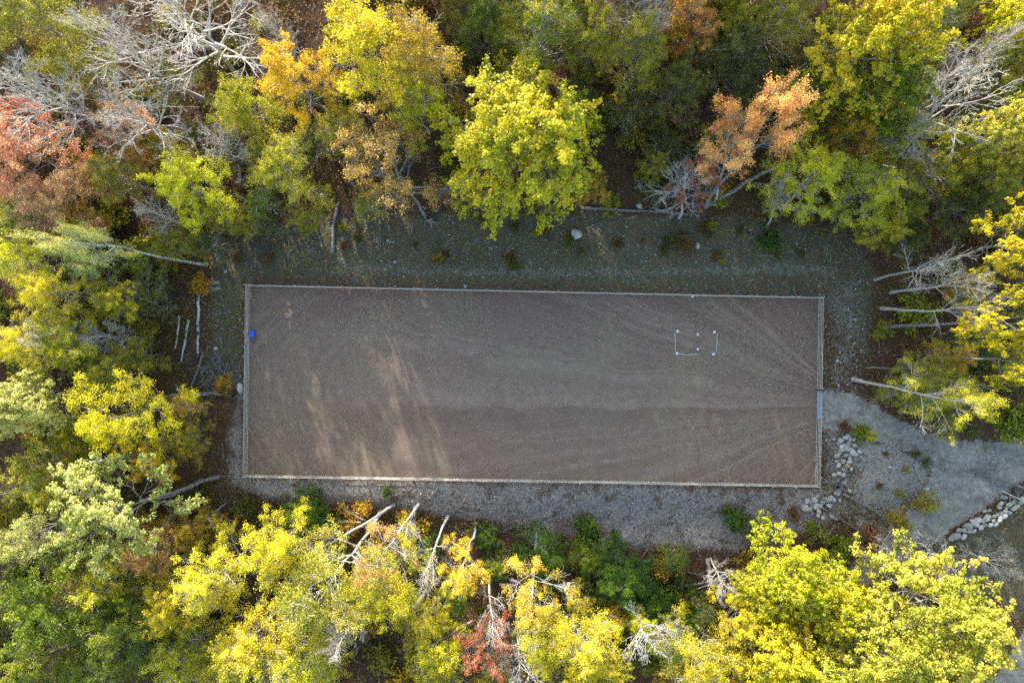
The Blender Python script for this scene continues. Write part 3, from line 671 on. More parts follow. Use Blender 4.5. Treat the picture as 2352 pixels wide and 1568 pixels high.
WOODS = "trees of the autumn wood"
T = [
# ---- upper left
('birch0','olive',90,60,125,17,"olive green tree in the upper left corner of the wood",None),
('bare0',None,450,40,175,16,"widest pale bare tree at the top, left of the golden trees",(560,190)),
('bare2',None,300,110,120,18,"bare grey tree reaching left under the widest bare tree",(475,235)),
('bare2',None,95,215,140,19,"bare tree with fanned twigs at the left edge above salmon foliage",(330,290)),
('bare1',None,300,262,120,16,"bare tree with crooked limbs between salmon foliage and olive birch",(430,335)),
('bare1',None,515,335,75,9,"small bare grey tree beside the yellow green birch",(560,400)),
('maple0','salmon',70,350,120,13,"large salmon orange maple at the left edge",None),
('maple1','salmon',275,300,75,10,"smaller salmon maple half hidden by bare limbs",None),
('maple2','red',20,265,55,12,"dark red maple sprig at the left edge above the salmon maple",None),
('birch1','salmon',110,455,100,12,"salmon brown birch below the large salmon maple",None),
('birch2','olive',265,400,75,9,"dim olive birch left of the bright yellow maple",None),
('maple0','yellow',425,435,100,12,"bright yellow maple alone in the left wood, right of dim olive birch",None),
('birch0','ygreen',555,245,85,8,"yellow birch standing left of the golden orange maple",None),
('birch1','ygreen',660,385,105,7.5,"yellow green birch at the clearing edge left of the thinning rust tree",None),
('maple1','gold',700,180,95,15.5,"golden orange maple beside the tallest bright yellow birch",None),
('birch2','yellow',850,110,135,17.5,"tallest bright yellow birch near the top centre left",None),
('birch0','brown',975,150,120,15,"yellow brown birch right of the tallest bright yellow birch",None),
('birch1','yellow',960,240,90,12,"lower yellow birch behind the round oak",None),
('sparse0','rust',880,360,145,13.5,"thinning rust tree with pale limbs at the clearing edge",(985,505)),
('oakdome0','oak',1192,300,205,14.5,"round bright yellow green oak leaning over the clearing",None),
('birch2','olive',1250,75,110,15,"olive birch at the top directly above the round oak",None),
('birch1','green',1120,60,80,11,"grey green birch at the top between yellow birches and oak",None),
('maple1','olive',1345,90,75,14,"thin olive tree at the top right of the olive birch",None),
('bare0',None,1450,25,95,12,"bare tree at the top centre with drooping pale limbs",None),
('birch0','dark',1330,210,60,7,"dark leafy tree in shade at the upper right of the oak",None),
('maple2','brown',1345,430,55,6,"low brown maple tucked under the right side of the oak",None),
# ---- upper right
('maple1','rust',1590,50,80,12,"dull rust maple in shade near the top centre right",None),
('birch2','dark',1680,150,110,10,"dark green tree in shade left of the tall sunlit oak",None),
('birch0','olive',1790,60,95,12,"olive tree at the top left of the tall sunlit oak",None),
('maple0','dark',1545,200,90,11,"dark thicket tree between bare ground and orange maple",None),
('oak1','oak',2000,90,145,18,"tall sunlit oak near the top right",None),
('oak2','green',2030,205,115,13,"green oak just below the tall sunlit oak",None),
('maple2','green',1880,180,95,11,"green maple above the orange maple",None),
('tallmaple0','orange',1765,265,130,17,"vivid orange maple with bare left limbs at the clearing edge",(1622,475)),
('sparse0','orange',1680,290,75,12,"nearly leafless tree touching the vivid orange maple",(1640,470)),
('bare1',None,1580,400,95,8,"bushy bare tree with pinkish twigs left of the forked trunks",(1560,500)),
('sparse1','red',1600,390,70,7,"small tree with few red leaves among pinkish twigs",(1590,480)),
('birch1','yellow',1865,390,105,10,"pale yellow birch right of the forked trunks",(1790,480)),
('birch2','ygreen',1990,430,105,10,"yellow green birch at the right end of the clearing edge",None),
('birch0','ygreen',2040,520,60,7,"low yellow green birch nearest the upper right arena corner",None),
('maple1','brown',1965,285,85,9,"mustard brown maple in half shade under the green oak",None),
('bare2',None,2190,190,140,17,"bare tree with long parallel limbs at the upper right",(2015,350)),
('bare0',None,2130,400,60,8,"small bare tree in shade below the long limbed bare tree",(2030,380)),
('maple2','olive',2180,375,100,10,"olive maple in shade at the right, under the long limbed bare tree",None),
('oak1','oakpale',2320,300,80,17,"yellow oak at the right edge, highest of the right row",None),
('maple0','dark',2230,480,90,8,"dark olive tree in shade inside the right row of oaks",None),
('oak2','yellow',2335,50,75,16,"yellow oak in the upper right corner",None),
('birch1','green',2150,40,70,12,"green birch at the top between sunlit oak and corner",None),
('talloak0','oak',2372,545,92,19,"bright oak at the right edge above the slender bare trunks",(2080,620)),
('talloak1','oak',2380,715,85,20,"bright oak crown carried by the thickest right hand trunk",(2035,752)),
('talloak0','oak',2395,840,72,18,"bright oak at the right edge, lowest of the right row",(2110,815)),
('tallbare0',None,2160,630,85,12,"bare slender tree, first of the right hand trunks from the top",(2010,643),),
('tallbare0',None,2230,655,65,13,"bare slender tree, second of the right hand trunks from the top",(2045,672)),
('tallbare0',None,2250,700,70,14,"bare slender tree, third of the right hand trunks from the top",(2025,708)),
('tallsparse0','olive',2140,845,60,9,"thin leaning tree just above the curved yellow tree",(1993,845)),
('tallsparse0','yellow',2240,925,85,14,"thin yellow tree on a curved trunk beside the driveway",(1960,870)),
('birch2','olive',2120,905,80,5,"low olive thicket tree beside the driveway bend",None),
('birch0','brown',2190,820,60,6,"low brown tree below the thickest right hand trunk",None),
# ---- lower right
('oak0','ygreen',1835,1345,120,12,"yellow green oak nearest the rock pile below the arena",None),
('oak1','oakpale',2190,1425,165,15,"broad pale yellow oak in the lower right corner",None),
('oak2','oakpale',2010,1480,140,14,"pale yellow oak left of the broad corner oak",None),
('oak0','oak',1930,1400,100,11,"yellow green oak wedged between two pale oaks",None),
('maple2','gold',1720,1440,75,9,"golden maple beside the bent grey trunk",None),
('oak1','oak',1800,1530,115,13,"yellow oak at the bottom edge, right of the golden maple",None),
('birch0','ygreen',1610,1530,100,11,"yellow green birch at the bottom edge beside the bare forked tree",None),
('bare0',None,1660,1345,45,7,"small bare tree leaning over the dark hollow",(1640,1290)),
('bare1',None,2180,1285,75,7,"bare pale sapling at the foot of the stone wall",None),
('bare0',None,2060,1275,60,6,"bare pale sapling beside the lower driveway end",None),
# ---- bottom
('pine0','pine',700,1190,75,3.6,"dark green young conifer at the lower left arena corner",None),
('pine1','pine',1245,1290,75,6,"young green conifer behind the white birch trunk, bottom centre",None),
('pine0','pine',1430,1330,95,6,"broad green conifer right of the bright golden yellow birch",None),
('pine1','pine',1585,1425,65,5,"green conifer beside the dark hollow at the bottom",None),
('pine0','pine',955,1290,60,4,"small dark conifer between leaning trunks, bottom left",None),
('pine1','pine',1350,1215,30,2.2,"smallest green conifer on the gravel bank",None),
('pine0','pine',1700,1205,30,2.2,"small dark green conifer at the right end of the gravel strip",None),
('tallbirch0','yellow',610,1270,95,14,"bright yellow birch next to the corner conifer",(700,1190)),
('birch2','yellow',470,1340,100,14,"yellow birch between pale green tree and broad yellow birch",None),
('tallbirch1','oakpale',720,1380,150,15,"broad pale yellow birch, largest of the bottom left",(870,1180)),
('birch1','gold',380,1400,85,12,"golden birch left of the yellow birch, bottom left",None),
('birch2','yellow',560,1480,110,13,"deep yellow birch at the bottom edge, left part",None),
('birch0','ygreen',700,1530,110,13,"yellow green birch at the bottom edge below the broad birch",None),
('tallbirch0','ygreen',880,1470,110,13,"lemon green birch at the bottom, left of the red maple",(950,1165)),
('tallsparse0','rust',850,1300,80,12,"rusty thinning tree with long leaning trunk",(960,1160)),
('tallbare0',None,985,1350,60,12,"bare slim tree rising from the gravel bank edge",(1028,1190)),
('tallmaple0','gold',1060,1340,75,12,"golden maple on a white trunk, bottom centre",(1092,1205)),
('tallsparse0','gold',1215,1390,90,13,"thin yellow birch with white trunk, bottom centre",(1232,1235)),
('birch2','yellow',1330,1470,110,11,"brightest yellow birch at the bottom centre",None),
('sparse0','red',1110,1490,80,11,"red maple at the bottom edge, centre left",(1120,1400)),
('bare0',None,1190,1530,75,10,"bare tree at the bottom edge between red maple and yellow birch",None),
('tallbare0',None,1500,1500,85,11,"bare forked white tree at the bottom edge, centre right",(1450,1400)),
('birch0','yellow',1010,1500,70,10,"yellow birch at the bottom edge left of the red maple",None),
# ---- left
('talloak1','pale',190,1180,160,15,"pale sage green tree above two thick leaning trunks",(500,1095)),
('oak1','pale',45,930,85,14,"pale sage green tree at the left edge beside the golden maple",None),
('maple2','yellow',260,955,130,13,"large golden maple in the left wood",(480,905)),
('maple0','green',110,1420,150,13,"green maple in the lower left corner",None),
('maple1','green',290,1470,100,12,"green maple right of the corner one, bottom left",None),
('birch1','pale',40,1240,80,13,"pale green birch at the left edge below the sage tree",None),
('birch2','rust',330,1270,75,10,"dull rusty birch under the sage tree, lower left",None),
('birch0','pale',205,590,75,9,"pale green birch under the leaning white birch",None),
('birch1','yellow',110,680,95,11,"yellow olive birch at the left, below the leaning white birch",None),
('birch2','yellow',40,600,75,11,"yellow birch at the left edge beside the leaning white birch",None),
('birch0','ygreen',165,790,85,10,"yellow green birch above the large golden maple",None),
('birch1','olive',315,815,60,6,"low olive birch nearest the brush pile",None),
('birch2','olive',60,500,70,10,"olive birch at the left edge below the salmon brown birch",None),
('birch0','brown',420,940,50,5,"low golden brown sapling at the edge of the brush pile",None),
('birch1','olive',400,560,70,5,"dim olive thicket tree in the shade left of the clearing",None),
('birch2','dark',330,680,65,6,"dark thicket tree below the leaning white birch",None),
('bare2',None,220,770,70,8,"grey dead tree in the left wood over dark ground",(330,770)),
('birch1','olive',480,470,55,7,"olive sapling in shade right of the bright yellow maple",None),
('birch0','green',600,470,50,6,"green sapling under the yellow green birch at the clearing edge",None),
('maple0','brown',180,520,60,8,"brown maple in the left wood below the dim olive birch",None),
('birch2','ygreen',270,690,60,8,"yellow green birch right of the yellow olive birch, left wood",None),
('birch0','yellow',60,790,75,10,"yellow birch at the left edge above the sage green tree",None),
('birch1','ygreen',250,860,60,8,"yellow green sapling touching the top of the large golden maple",None),
('birch0','olive',430,1010,55,5,"low olive sapling below the trunk at the brush pile",None),
('maple1','olive',90,1090,90,11,"olive maple at the left between sage trees",None),
('maple2','gold',350,1060,60,7,"golden sapling in front of the thick dark trunk, lower left",None),
('birch1','brown',440,1230,60,7,"brown birch under the slim dark pole trunks",None),
('birch2','yellow',240,1340,80,11,"yellow birch between sage tree and green corner maple",None),
('birch0','ygreen',400,1520,85,11,"yellow green birch at the bottom edge left of the deep yellow birch",None),
('birch1','ygreen',830,1390,70,10,"yellow green birch under the rusty thinning tree",None),
('birch2','yellow',980,1430,55,8,"yellow sapling between slim bare tree and red maple",None),
('birch0','yellow',1240,1500,70,9,"yellow birch at the bottom between bare tree and brightest yellow birch",None),
('pine1','green',1140,1310,45,4,"small green conifer between the golden maple and white trunk",None),
('pine0','pine',1500,1400,60,5,"green conifer right of the broad green conifer",None),
('birch1','green',1540,1500,70,8,"green birch at the bottom edge right of the bare forked tree",None),
('birch2','ygreen',1400,1540,60,8,"yellow green birch at the bottom edge, right of the brightest birch",None),
('birch0','yellow',1480,1440,45,6,"yellow sapling at the top of the bare forked tree",None),
('oak2','ygreen',1760,1380,70,9,"yellow green oak sapling beside the bent grey trunk",None),
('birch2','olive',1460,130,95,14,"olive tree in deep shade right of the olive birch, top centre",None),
('birch1','dark',1520,330,60,5,"dark sapling in shade left of the bushy bare tree",None),
('birch0','dark',1440,260,55,6,"dark sapling on bare ground right of the round oak",None),
('maple1','olive',1700,60,75,10,"olive maple at the top left of the olive tree",None),
('maple2','ygreen',2080,310,80,10,"yellow green maple behind the long limbed bare tree",None),
('birch1','olive',2090,470,60,6,"olive sapling right of the yellow green birch, upper right",None),
('maple0','olive',2280,410,70,12,"olive maple between the right row oaks",None),
('maple1','olive',2280,180,70,12,"olive maple below the yellow corner oak",None),
('maple2','olive',2180,970,50,4,"low olive thicket at the driveway edge below the curved trunk",None),
('birch2','dark',2240,780,55,5,"dark thicket behind the thickest right hand trunk",None),
('birch0','olive',780,300,70,9,"olive birch behind the thinning rust tree",None),
('birch0','olive',180,160,70,10,"olive birch between the two left bare trees",None),
('birch1','dark',400,180,60,7,"dark birch beneath the bare limbs, upper left",None),
('maple0','rust',330,360,55,7,"rusty maple right of the dim olive birch",None),
('maple2','green',60,1535,85,12,"green maple at the very bottom left edge",None),
('birch0','green',210,1550,85,11,"green birch at the bottom edge, second from the left corner",None),
('birch2','ygreen',500,1565,75,11,"yellow green birch at the bottom edge under the deep yellow birch",None),
('birch1','ygreen',1000,1575,70,10,"yellow green birch at the bottom edge under the crooked pale limb",None),
('birch0','yellow',1330,1585,70,10,"yellow birch cut by the bottom edge below the brightest birch",None),
('oak0','oakpale',1900,1575,95,13,"pale oak cut by the bottom edge under the pale yellow oak",None),
('oak2','oakpale',2120,1560,95,13,"pale oak cut by the bottom edge under the broad corner oak",None),
('birch2','olive',1060,10,60,12,"olive birch cut by the top edge left of the grey green birch",None),
('pine1','green',1350,1290,50,5,"green conifer left of the broad green conifer",None),
('pine0','pine',1120,1245,35,3,"small conifer at the foot of the white trunks, bottom centre",None),
('birch0','green',1560,1290,40,4,"low green sapling on the bank above the dark hollow",None),
('bare2',None,640,70,60,12,"thin bare tree at the top between widest bare tree and golden maple",None),
('bare1',None,1500,70,60,15,"thin bare tree over dark wood at the top centre",None),
('bare2',None,2265,120,60,15,"thin bare tree under the yellow corner oak",None),
('bare0',None,925,1260,45,9,"thin bare tree over the small dark conifer, bottom left",(950,1170)),
('bare1',None,1130,1450,45,12,"thin bare tree above the red maple, bottom centre",(1125,1330)),
('bare2',None,770,1470,60,14,"thin bare tree poking through the yellow birches, bottom left",None),
('bare1',None,90,770,60,11,"thin bare tree at the left edge over yellow birches",None),
('bare2',None,1790,430,45,8,"thin bare tree right of the forked trunks, over the clearing",(1760,520)),
('bare1',None,2100,300,60,12,"thin bare tree below the long limbed bare tree, upper right",None),
('bare0',None,2290,1300,60,7,"thin bare tree over the lawn beside the broad corner oak",None),
('bare2',None,350,480,50,10,"thin bare tree left of the bright yellow maple, over olive birch",None),
('birch0','olive',545,505,45,5,"olive sapling at the upper left corner of the clearing",None),
('birch2','dark',610,520,40,4.5,"added dark sun-blocking sapling at the clearing edge left of the straight fallen log",None),  # sapling added to block low sun between the trunks
('maple1','olive',690,495,45,5,"added olive sun-blocking sapling just left of the straight fallen log",None),  # also added as a block against low sun
('birch1','dark',480,560,45,5,"dark sapling above the stem of the leaning white birch",None),
('birch0','olive',840,470,40,5,"added olive sun-blocking sapling right of the straight fallen log",None),  # added to stop low sun reaching the fence rails
('tall0','pale',130,560,60,16,"leaning white birch with long bare stem, left of the clearing",(475,608)),
]
for i, t in enumerate(T):
    kind, pal, cx, cy, r, h, label, base = t[:8]
    bark = None
    if 'bare' in kind: bark = BARKP
    if 'birch' in kind or 'sparse' in kind: bark = [BARK, BARKP, BARKB][i % 3]
    if 'white' in label: bark = BARKB
    tree(kind, pal, cx, cy, r, h, label, base, bark, WOODS); TREES.append((cx, cy, label))

# the wood goes on beyond the frame on all sides
g0 = random.Random(77); beyond = []
def free(x, y, d): return all((x-a)**2+(y-b)**2 > d*d for a, b in beyond)
tries = 0
beyond += [(-12,42),(-20,43),(-16,49),(-4,43),(4,46),(11,43),(17,47),(24,44)]
while len(beyond) < 54 and tries < 4000:
    tries += 1
    x = g0.uniform(-78, 78); y = g0.uniform(-52, 62)
    if abs(x) < 60 and -42 < y < 41: continue
    if x > 40 and -30 < y < 0: continue
    if not free(x, y, 8.5) or (-58 < x < -27 and 36 < y < 58): continue
    beyond.append((x, y))
tall = [(-12,45,15),(-20,46,15),(-16,53,16),(-4,45,16),(4,46,19),(11,43,20),(17,47,20),(24,44,19)]  # unseen oaks added above the frame to keep direct sun off the arena
for (x, y, h) in tall:
    tree('oak1', 'olive', x, y, 5.5, h, "unseen tall olive oak added beyond the top edge to shade the arena", None, BARK, "oaks added beyond the top edge as sun blockers", coords='world')
kinds = ['oak0','birch0','maple1','birch2','oak2','maple0','birch1']
pals = ['oak','yellow','olive','green','gold','brown','ygreen','dark']
for (x, y) in beyond[8:]:
    side = 'top' if y > 40 else 'bottom' if y < -41 else 'left' if x < 0 else 'right'
    tree(g0.choice(kinds), g0.choice(pals), x, y, g0.uniform(3.6, 5.6), g0.uniform(13, 18), "tree of the wood just beyond the %s edge of the picture" % side,
         None, BARK, "trees beyond the %s edge" % side, coords='world')

# ------------------------------------------------------------------ undergrowth shrubs
def shrub_proto(key, seed, n_stem=14, leaves=1500, leaf=0.15, hgt=1.4, rad=1.2):
    g = np.random.default_rng(seed)
    az = g.random(n_stem)*6.283; el = np.radians(g.uniform(30, 85, n_stem))
    d = np.stack([np.cos(az)*np.cos(el), np.sin(az)*np.cos(el), np.sin(el)], -1)
    st = np.stack([np.cos(az)*0.1, np.sin(az)*0.1, np.full(n_stem, -0.1)], -1)
    L = g.uniform(0.8, 1.35, n_stem)*hgt
    lim, lr = grow(st, d, L, np.full(n_stem, 0.022), np.full(n_stem, 0.008), 5, 0.18, 0.02, g)
    sub, sr, sL, sp_ = children(lim, lr, L, 7, g, 0.25, 0.7, 0.5, 4, 0.2, 0.02, 0.6, 0.006)
    bv, bf = join([tubes(lim, lr, 4), tubes(sub, sr, 3)])
    m = len(sub); per = max(1, leaves//(m*3))
    c = sub[:, 1:][:, :, None]+g.normal(0, 0.12, (m, 3, per, 3)); c[..., 2] = np.maximum(c[..., 2], 0.03)
    val = 0.4*g.random(n_stem)[sp_][:, None, None]+0.6*g.random((m, 3, per))
    nrm = np.array([0, 0, 0.7])+g.normal(0, 0.55, c.shape)
    c = c.reshape(-1, 3)
    V, Fq = leaf_quads(c, nrm.reshape(-1, 3), g.uniform(0.6, 1.3, len(c))*leaf, g)
    PROTO[key] = {'stems': mesh_np(key+"_stems", bv, bf, smooth=True), 'foliage': mesh_np(key+"_foliage", V, Fq, val.ravel())}
for k in range(4): shrub_proto('shrub%d' % k, 800+k, n_stem=12+2*k, leaves=1400+200*k, leaf=0.13+0.02*k)
SHRUBN = {'olive':'olive','green':'green','brown':'yellow brown','rust':'rusty','red':'dark red','yellow':'yellow','dark':'dark green','pale':'pale green','gold':'golden','thicket':'russet brown'}
def shrub(x, y, s, pal, label, group, k=None, nm="shrub"):
    k = random.randrange(4) if k is None else k
    pr = PROTO['shrub%d' % k]
    root = empty(nm, (x, y, gz(x, y))); root.rotation_euler = (0, 0, random.uniform(0, 6.28)); root.scale = (s, s, s*random.uniform(0.7, 1.15))
    tag(root, label, "shrub", group)
    obj("stems", pr['stems'], BARK, root); obj("foliage", pr['foliage'], PAL[pal], root)
    return root
LOGYARD = wp([(395,655),(545,640),(555,900),(400,905)])
KEEP_OUT = [LOGYARD, DRIVE, DRIVE2, MOUND, ARENA, GRAVEL_B, CLEAR_TOP, LAWN, BANK, GRAVEL_R]
def blocked(x, y, m=0.6):
    return any(float(poly_sd(np.array([x]), np.array([y]), p)[0]) > -m for p in KEEP_OUT)
spots = []; g1 = random.Random(5); tries = 0
while len(spots) < 250 and tries < 9000:
    tries += 1
    x = g1.uniform(-54, 54); y = g1.uniform(-36, 36)
    if blocked(x, y): continue
    if any((x-a)**2+(y-b)**2 < 1.9**2 for a, b in spots): continue
    spots.append((x, y))
for (x, y) in spots:
    if x < -24 and abs(y) < 16: side = 'wood left of the arena'; ps = ['olive','brown','dark','thicket','green']
    elif x > 30 and y > -12: side = 'wood right of the arena'; ps = ['olive','dark','thicket','green']
    elif y > 0: side = 'wood above the clearing'; ps = ['dark','olive','thicket','dark']
    else: side = 'wood below the arena'; ps = ['olive','green','thicket','brown','dark']
    p = g1.choice(ps)
    zx = x*F/CAM_H+1176; zy = 784-y*F/CAM_H
    tx, ty, tl = min(TREES, key=lambda q: (q[0]-zx)**2+(q[1]-zy)**2)
    dr = ('right of' if zx > tx else 'left of') if abs(zx-tx) > abs(zy-ty) else ('below' if zy > ty else 'above')
    shrub(x, y, g1.uniform(0.7, 1.7), p, "low %s shrub %s the %s" % (SHRUBN[p], dr, short(tl)), "%s undergrowth shrubs, %s" % (SHRUBN[p], side))
sap = []; tries = 0
while len(sap) < 95 and tries < 9000:
    tries += 1
    x = g1.uniform(-54, 54); y = g1.uniform(-35, 36)
    if blocked(x, y, 1.6) or any((x-a)**2+(y-b)**2 < 2.9**2 for a, b in sap): continue
    if -36 < x < -18 and y > 8: continue
    if y < 0 and blocked(x, y, 4.0): continue
    sap.append((x, y))
for (x, y) in sap:
    h = g1.uniform(4.0, 7.0); p = g1.choice(['olive','dark','ygreen','brown','olive','green'] if y < 4 else ['dark','olive','dark','brown','green'])
    zx = x*F/(CAM_H-h*.7)+1176; zy = 784-y*F/(CAM_H-h*.7)
    tx, ty, tl = min(TREES, key=lambda q: (q[0]-zx)**2+(q[1]-zy)**2)
    dr = ('right of' if zx > tx else 'left of') if abs(zx-tx) > abs(zy-ty) else ('below' if zy > ty else 'above')
    tree(g1.choice(['birch0','birch1','birch2','maple0','maple1']), p, x, y, g1.uniform(1.5, 2.5), h, "low %s sapling %s the %s" % (dict(SHRUBN, ygreen='yellow green')[p], dr, short(tl)), None, BARK, "understory saplings", "sapling", "sapling", 'world')
for (x, y, h, p, l) in [(-27,19,5.5,'dark',"dark sun-blocking sapling added under the yellow birch left of the golden maple"),(-23.5,18,5.5,'olive',"olive sun-blocking sapling added beneath the yellow green birch at the clearing edge"),  # hidden saplings added to block the low sun that threw rail shadows
    (-30.5,20,5.5,'dark',"dark sun-blocking sapling added under the small bare grey tree"),(-34,18.5,6,'olive',"olive sun-blocking sapling added behind the bright yellow maple"),(-19.5,19,5.5,'dark',"dark sun-blocking sapling added between yellow green birch and thinning rust tree"),
    (-16,20.5,6,'olive',"olive sun-blocking sapling added behind the thinning rust tree"),(-12,19,5.5,'dark',"dark sun-blocking sapling added left of the round oak's trunk")]:
    tree('birch1', p, x, y, 2.3, h, l, None, BARK, "understory saplings", "sapling", "sapling", 'world')
for i in range(34):
    for _ in range(60):
        dx = g1.uniform(500, 1980); dy = g1.uniform(500, 640)
        q_ = W(dx, dy)
        if float(poly_sd(np.array([q_.x]), np.array([q_.y]), CLEAR_TOP)[0]) > .4 and float(poly_sd(np.array([q_.x]), np.array([q_.y]), PATH_TOP)[0]) < -.3: break
    tx, ty, tl = min(TREES, key=lambda q: (q[0]-dx)**2+(q[1]-dy)**2); p = g1.choice(['dark','olive','thicket','dark'])
    shrub(q_.x, q_.y, g1.uniform(.25, .6), p, "small %s weed tuft on the clearing %s the %s" % (SHRUBN[p], 'right below' if dx > tx else 'left below', short(tl, 5)), "weed tufts on the clearing", nm="weed_tuft")
for (dx, dy, s, p, l) in [
    (1970,988,.75,'green',"low green shrub at the top of the rock pile beside the gate"),
    (1935,978,0.5,'thicket',"russet low shrub between gate and rock pile"),
    (1995,1000,0.5,'yellow',"yellowish tuft at the corner of the rock pile and driveway"),
    (2115,1150,1.0,'olive',"olive shrub at the driveway side of the stony mound"),
    (2030,1040,.25,'thicket',"russet weed on the upper slope of the stony mound"),
    (2075,1075,.3,'olive',"olive weed in the middle of the stony mound"),
    (2098,1040,.5,'dark',"dark weed between stony mound and driveway, upper one"),
    (2126,1060,.45,'dark',"dark weed between stony mound and driveway, lower one"),
    (2010,1110,.3,'thicket',"russet weed on the mound side of the rock pile"),
    (2060,1130,.4,'olive',"olive weed at the lower foot of the stony mound"),
    (1870,1215,1.1,'green',"green shrub under the lower rocks, beside the gravel strip"),
    (1735,1225,0.8,'pine',"dark green shrub on the gravel bank near the lower rocks"),
    (2050,1190,1.1,'olive',"olive weeds below the fallen grey branch"),
    (1930,1245,1.2,'green',"green shrub behind the yellow green oak, below the rocks"),
    (890,1130,0.45,'pine',"little green weed tuft on the gravel below the fence"),
    (1670,1175,0.5,'pine',"small dark green tuft on the gravel strip, right part"),
    (1350,1225,1.1,'pine',"dark green bush on the gravel bank, centre right"),
    (1760,560,1.0,'pine',"dark green mossy bush on the clearing, upper right"),
    (1820,1175,0.6,'thicket',"red brown tuft of dead fern under the lower rocks"),
    (820,1180,0.5,'pine',"small fern beside the corner conifer"),
    (1560,560,0.9,'thicket',"rusty leaf heap shrub at the clearing edge"),
    (1400,470,0.9,'olive',"olive weeds beside the fallen log in the clearing"),
    (520,880,0.8,'brown',"brown sapling tuft beside the brush pile"),
    (470,660,0.9,'brown',"brown sapling tuft by the stacked cut branches")]:
    q_ = W(dx, dy); shrub(q_.x, q_.y, s, p, l, None)

# ------------------------------------------------------------------ rocks
def stone_mat(name, c0, c1, c2):
    m, nt, out = new_mat(name)
    tc = N(nt, "ShaderNodeTexCoord"); oi = N(nt, "ShaderNodeObjectInfo")
    n = noise(nt, tc.outputs["Object"], 3.0, 5, 0.65); n2 = noise(nt, tc.outputs["Object"], 14, 3, 0.7)
    v = mth(nt, 'ADD', mth(nt, 'MULTIPLY', n, 0.5), mth(nt, 'MULTIPLY', oi.outputs["Random"], 0.5))
    c = ramp(nt, v, [(0.2, c0), (0.5, c1), (0.8, c2)])
    c = mix(nt, maprange(nt, n2, 0.52, 0.7, 0, 0.4), c, srgb(84,82,70))
    principled(nt, out, c, 0.9, n2, 0.4, 0.03, 0.2); return m
STONE = stone_mat("field_stone", srgb(136,132,124), srgb(172,167,157), srgb(200,194,182))
STONEP = stone_mat("pale_boulder", srgb(146,143,136), srgb(174,170,162), srgb(194,190,180))
def rock_mesh(seed):
    bm = bmesh.new(); bmesh.ops.create_icosphere(bm, subdivisions=2, radius=0.5)
    g = random.Random(seed); off = Vector((g.uniform(0, 50), g.uniform(0, 50), g.uniform(0, 50)))
    from mathutils import noise as mn
    cuts = []
    for _ in range(7):
        n_ = Vector((g.gauss(0, 1), g.gauss(0, 1), g.gauss(0, 0.8))).normalized(); cuts.append((n_, g.uniform(0.26, 0.40)))
    for v in bm.verts:
        for n_, d in cuts:
            k = v.co.dot(n_)
            if k > d: v.co -= n_*(k-d)*0.92
        v.co *= 1+0.10*mn.noise(v.co*3+off)
    me = bpy.data.meshes.new("rock"); bm.to_mesh(me); bm.free(); return me
ROCKS = [rock_mesh(40+i) for i in range(8)]
def rock(nm, x, y, d, parent=None, mat=None, asp=None, lift=0.22, rz=None, origin=None):
    o = obj(nm, random.choice(ROCKS), mat or STONE, parent)
    asp = asp or random.uniform(0.72, 1.0); s = d*1.18
    z = gz(x, y)+d*lift
    o.location = (x, y, z) if origin is None else (x-origin[0], y-origin[1], z-origin[2])
    o.scale = (s, s*asp, s*random.uniform(0.5, 0.72)); o.rotation_euler = (random.uniform(-.3, .3), random.uniform(-.3, .3), random.uniform(0, 6.28) if rz is None else rz)
    return o
RIP = [(800,260,44),(765,285,44),(720,312,54),(822,305,48),(870,302,42),(755,370,42),(800,355,44),(870,372,42),(722,392,40),(720,430,52),(795,415,58),(842,455,52),(912,440,44),(882,482,34),(775,490,44),(820,522,38),(740,560,48),(810,560,44),(680,610,48),(785,612,50),(755,657,56),(832,652,36),(690,705,48),(742,712,52),(632,715,44),(755,812,44),(672,930,72),(700,1020,34),(630,1010,38),(590,990,54),(570,1080,48),(322,1030,48),(365,1050,62),(400,1010,52),(432,972,44),(290,1112,78),(190,1155,54),(226,1175,34),(442,1142,58),(408,1085,54),(500,1042,48),(525,1000,44),(440,1192,38),(502,1222,38),(612,1200,54),(662,1240,34),(632,300,34),(688,345,32),(545,312,28),(660,492,50),(932,262,34),(815,902,36),(845,420,30),(700,470,36),(660,560,34),(560,1030,40),(470,1090,40),(350,1120,44)]
for i, (zx, zy, d) in enumerate(RIP):
    p = SW(2340+zx/3.92, 1240+zy/3.92); dm = d/3.92/28.9*1.42
    o = rock("rock", p.x, p.y, dm)
    up = zy < 760
    if (zx, zy) == (290,1112): tag(o, "largest grey rock of the lower pile, beside the gravel strip", "rock", "rocks below the drain pipe")
    elif (zx, zy) == (672,930): tag(o, "long flat rock right under the open drain pipe", "rock", "rocks below the drain pipe")
    elif (zx, zy) == (632,715): tag(o, "narrow pale rock nearest the fence above the drain pipe", "rock", "rocks above the drain pipe")
    elif (zx, zy) == (785,612): tag(o, "reddish tan rock in the middle of the upper pile", "rock", "rocks above the drain pipe"); o.material_slots[0].link = 'OBJECT'; o.material_slots[0].material = stone_mat("tan_stone", srgb(140,112,96), srgb(166,136,116), srgb(180,152,130))
    elif up: tag(o, "grey rock in the tumbled pile between gate and drain pipe", "rock", "rocks above the drain pipe")
    else: tag(o, "grey rock in the tumbled pile below the drain pipe", "rock", "rocks below the drain pipe")
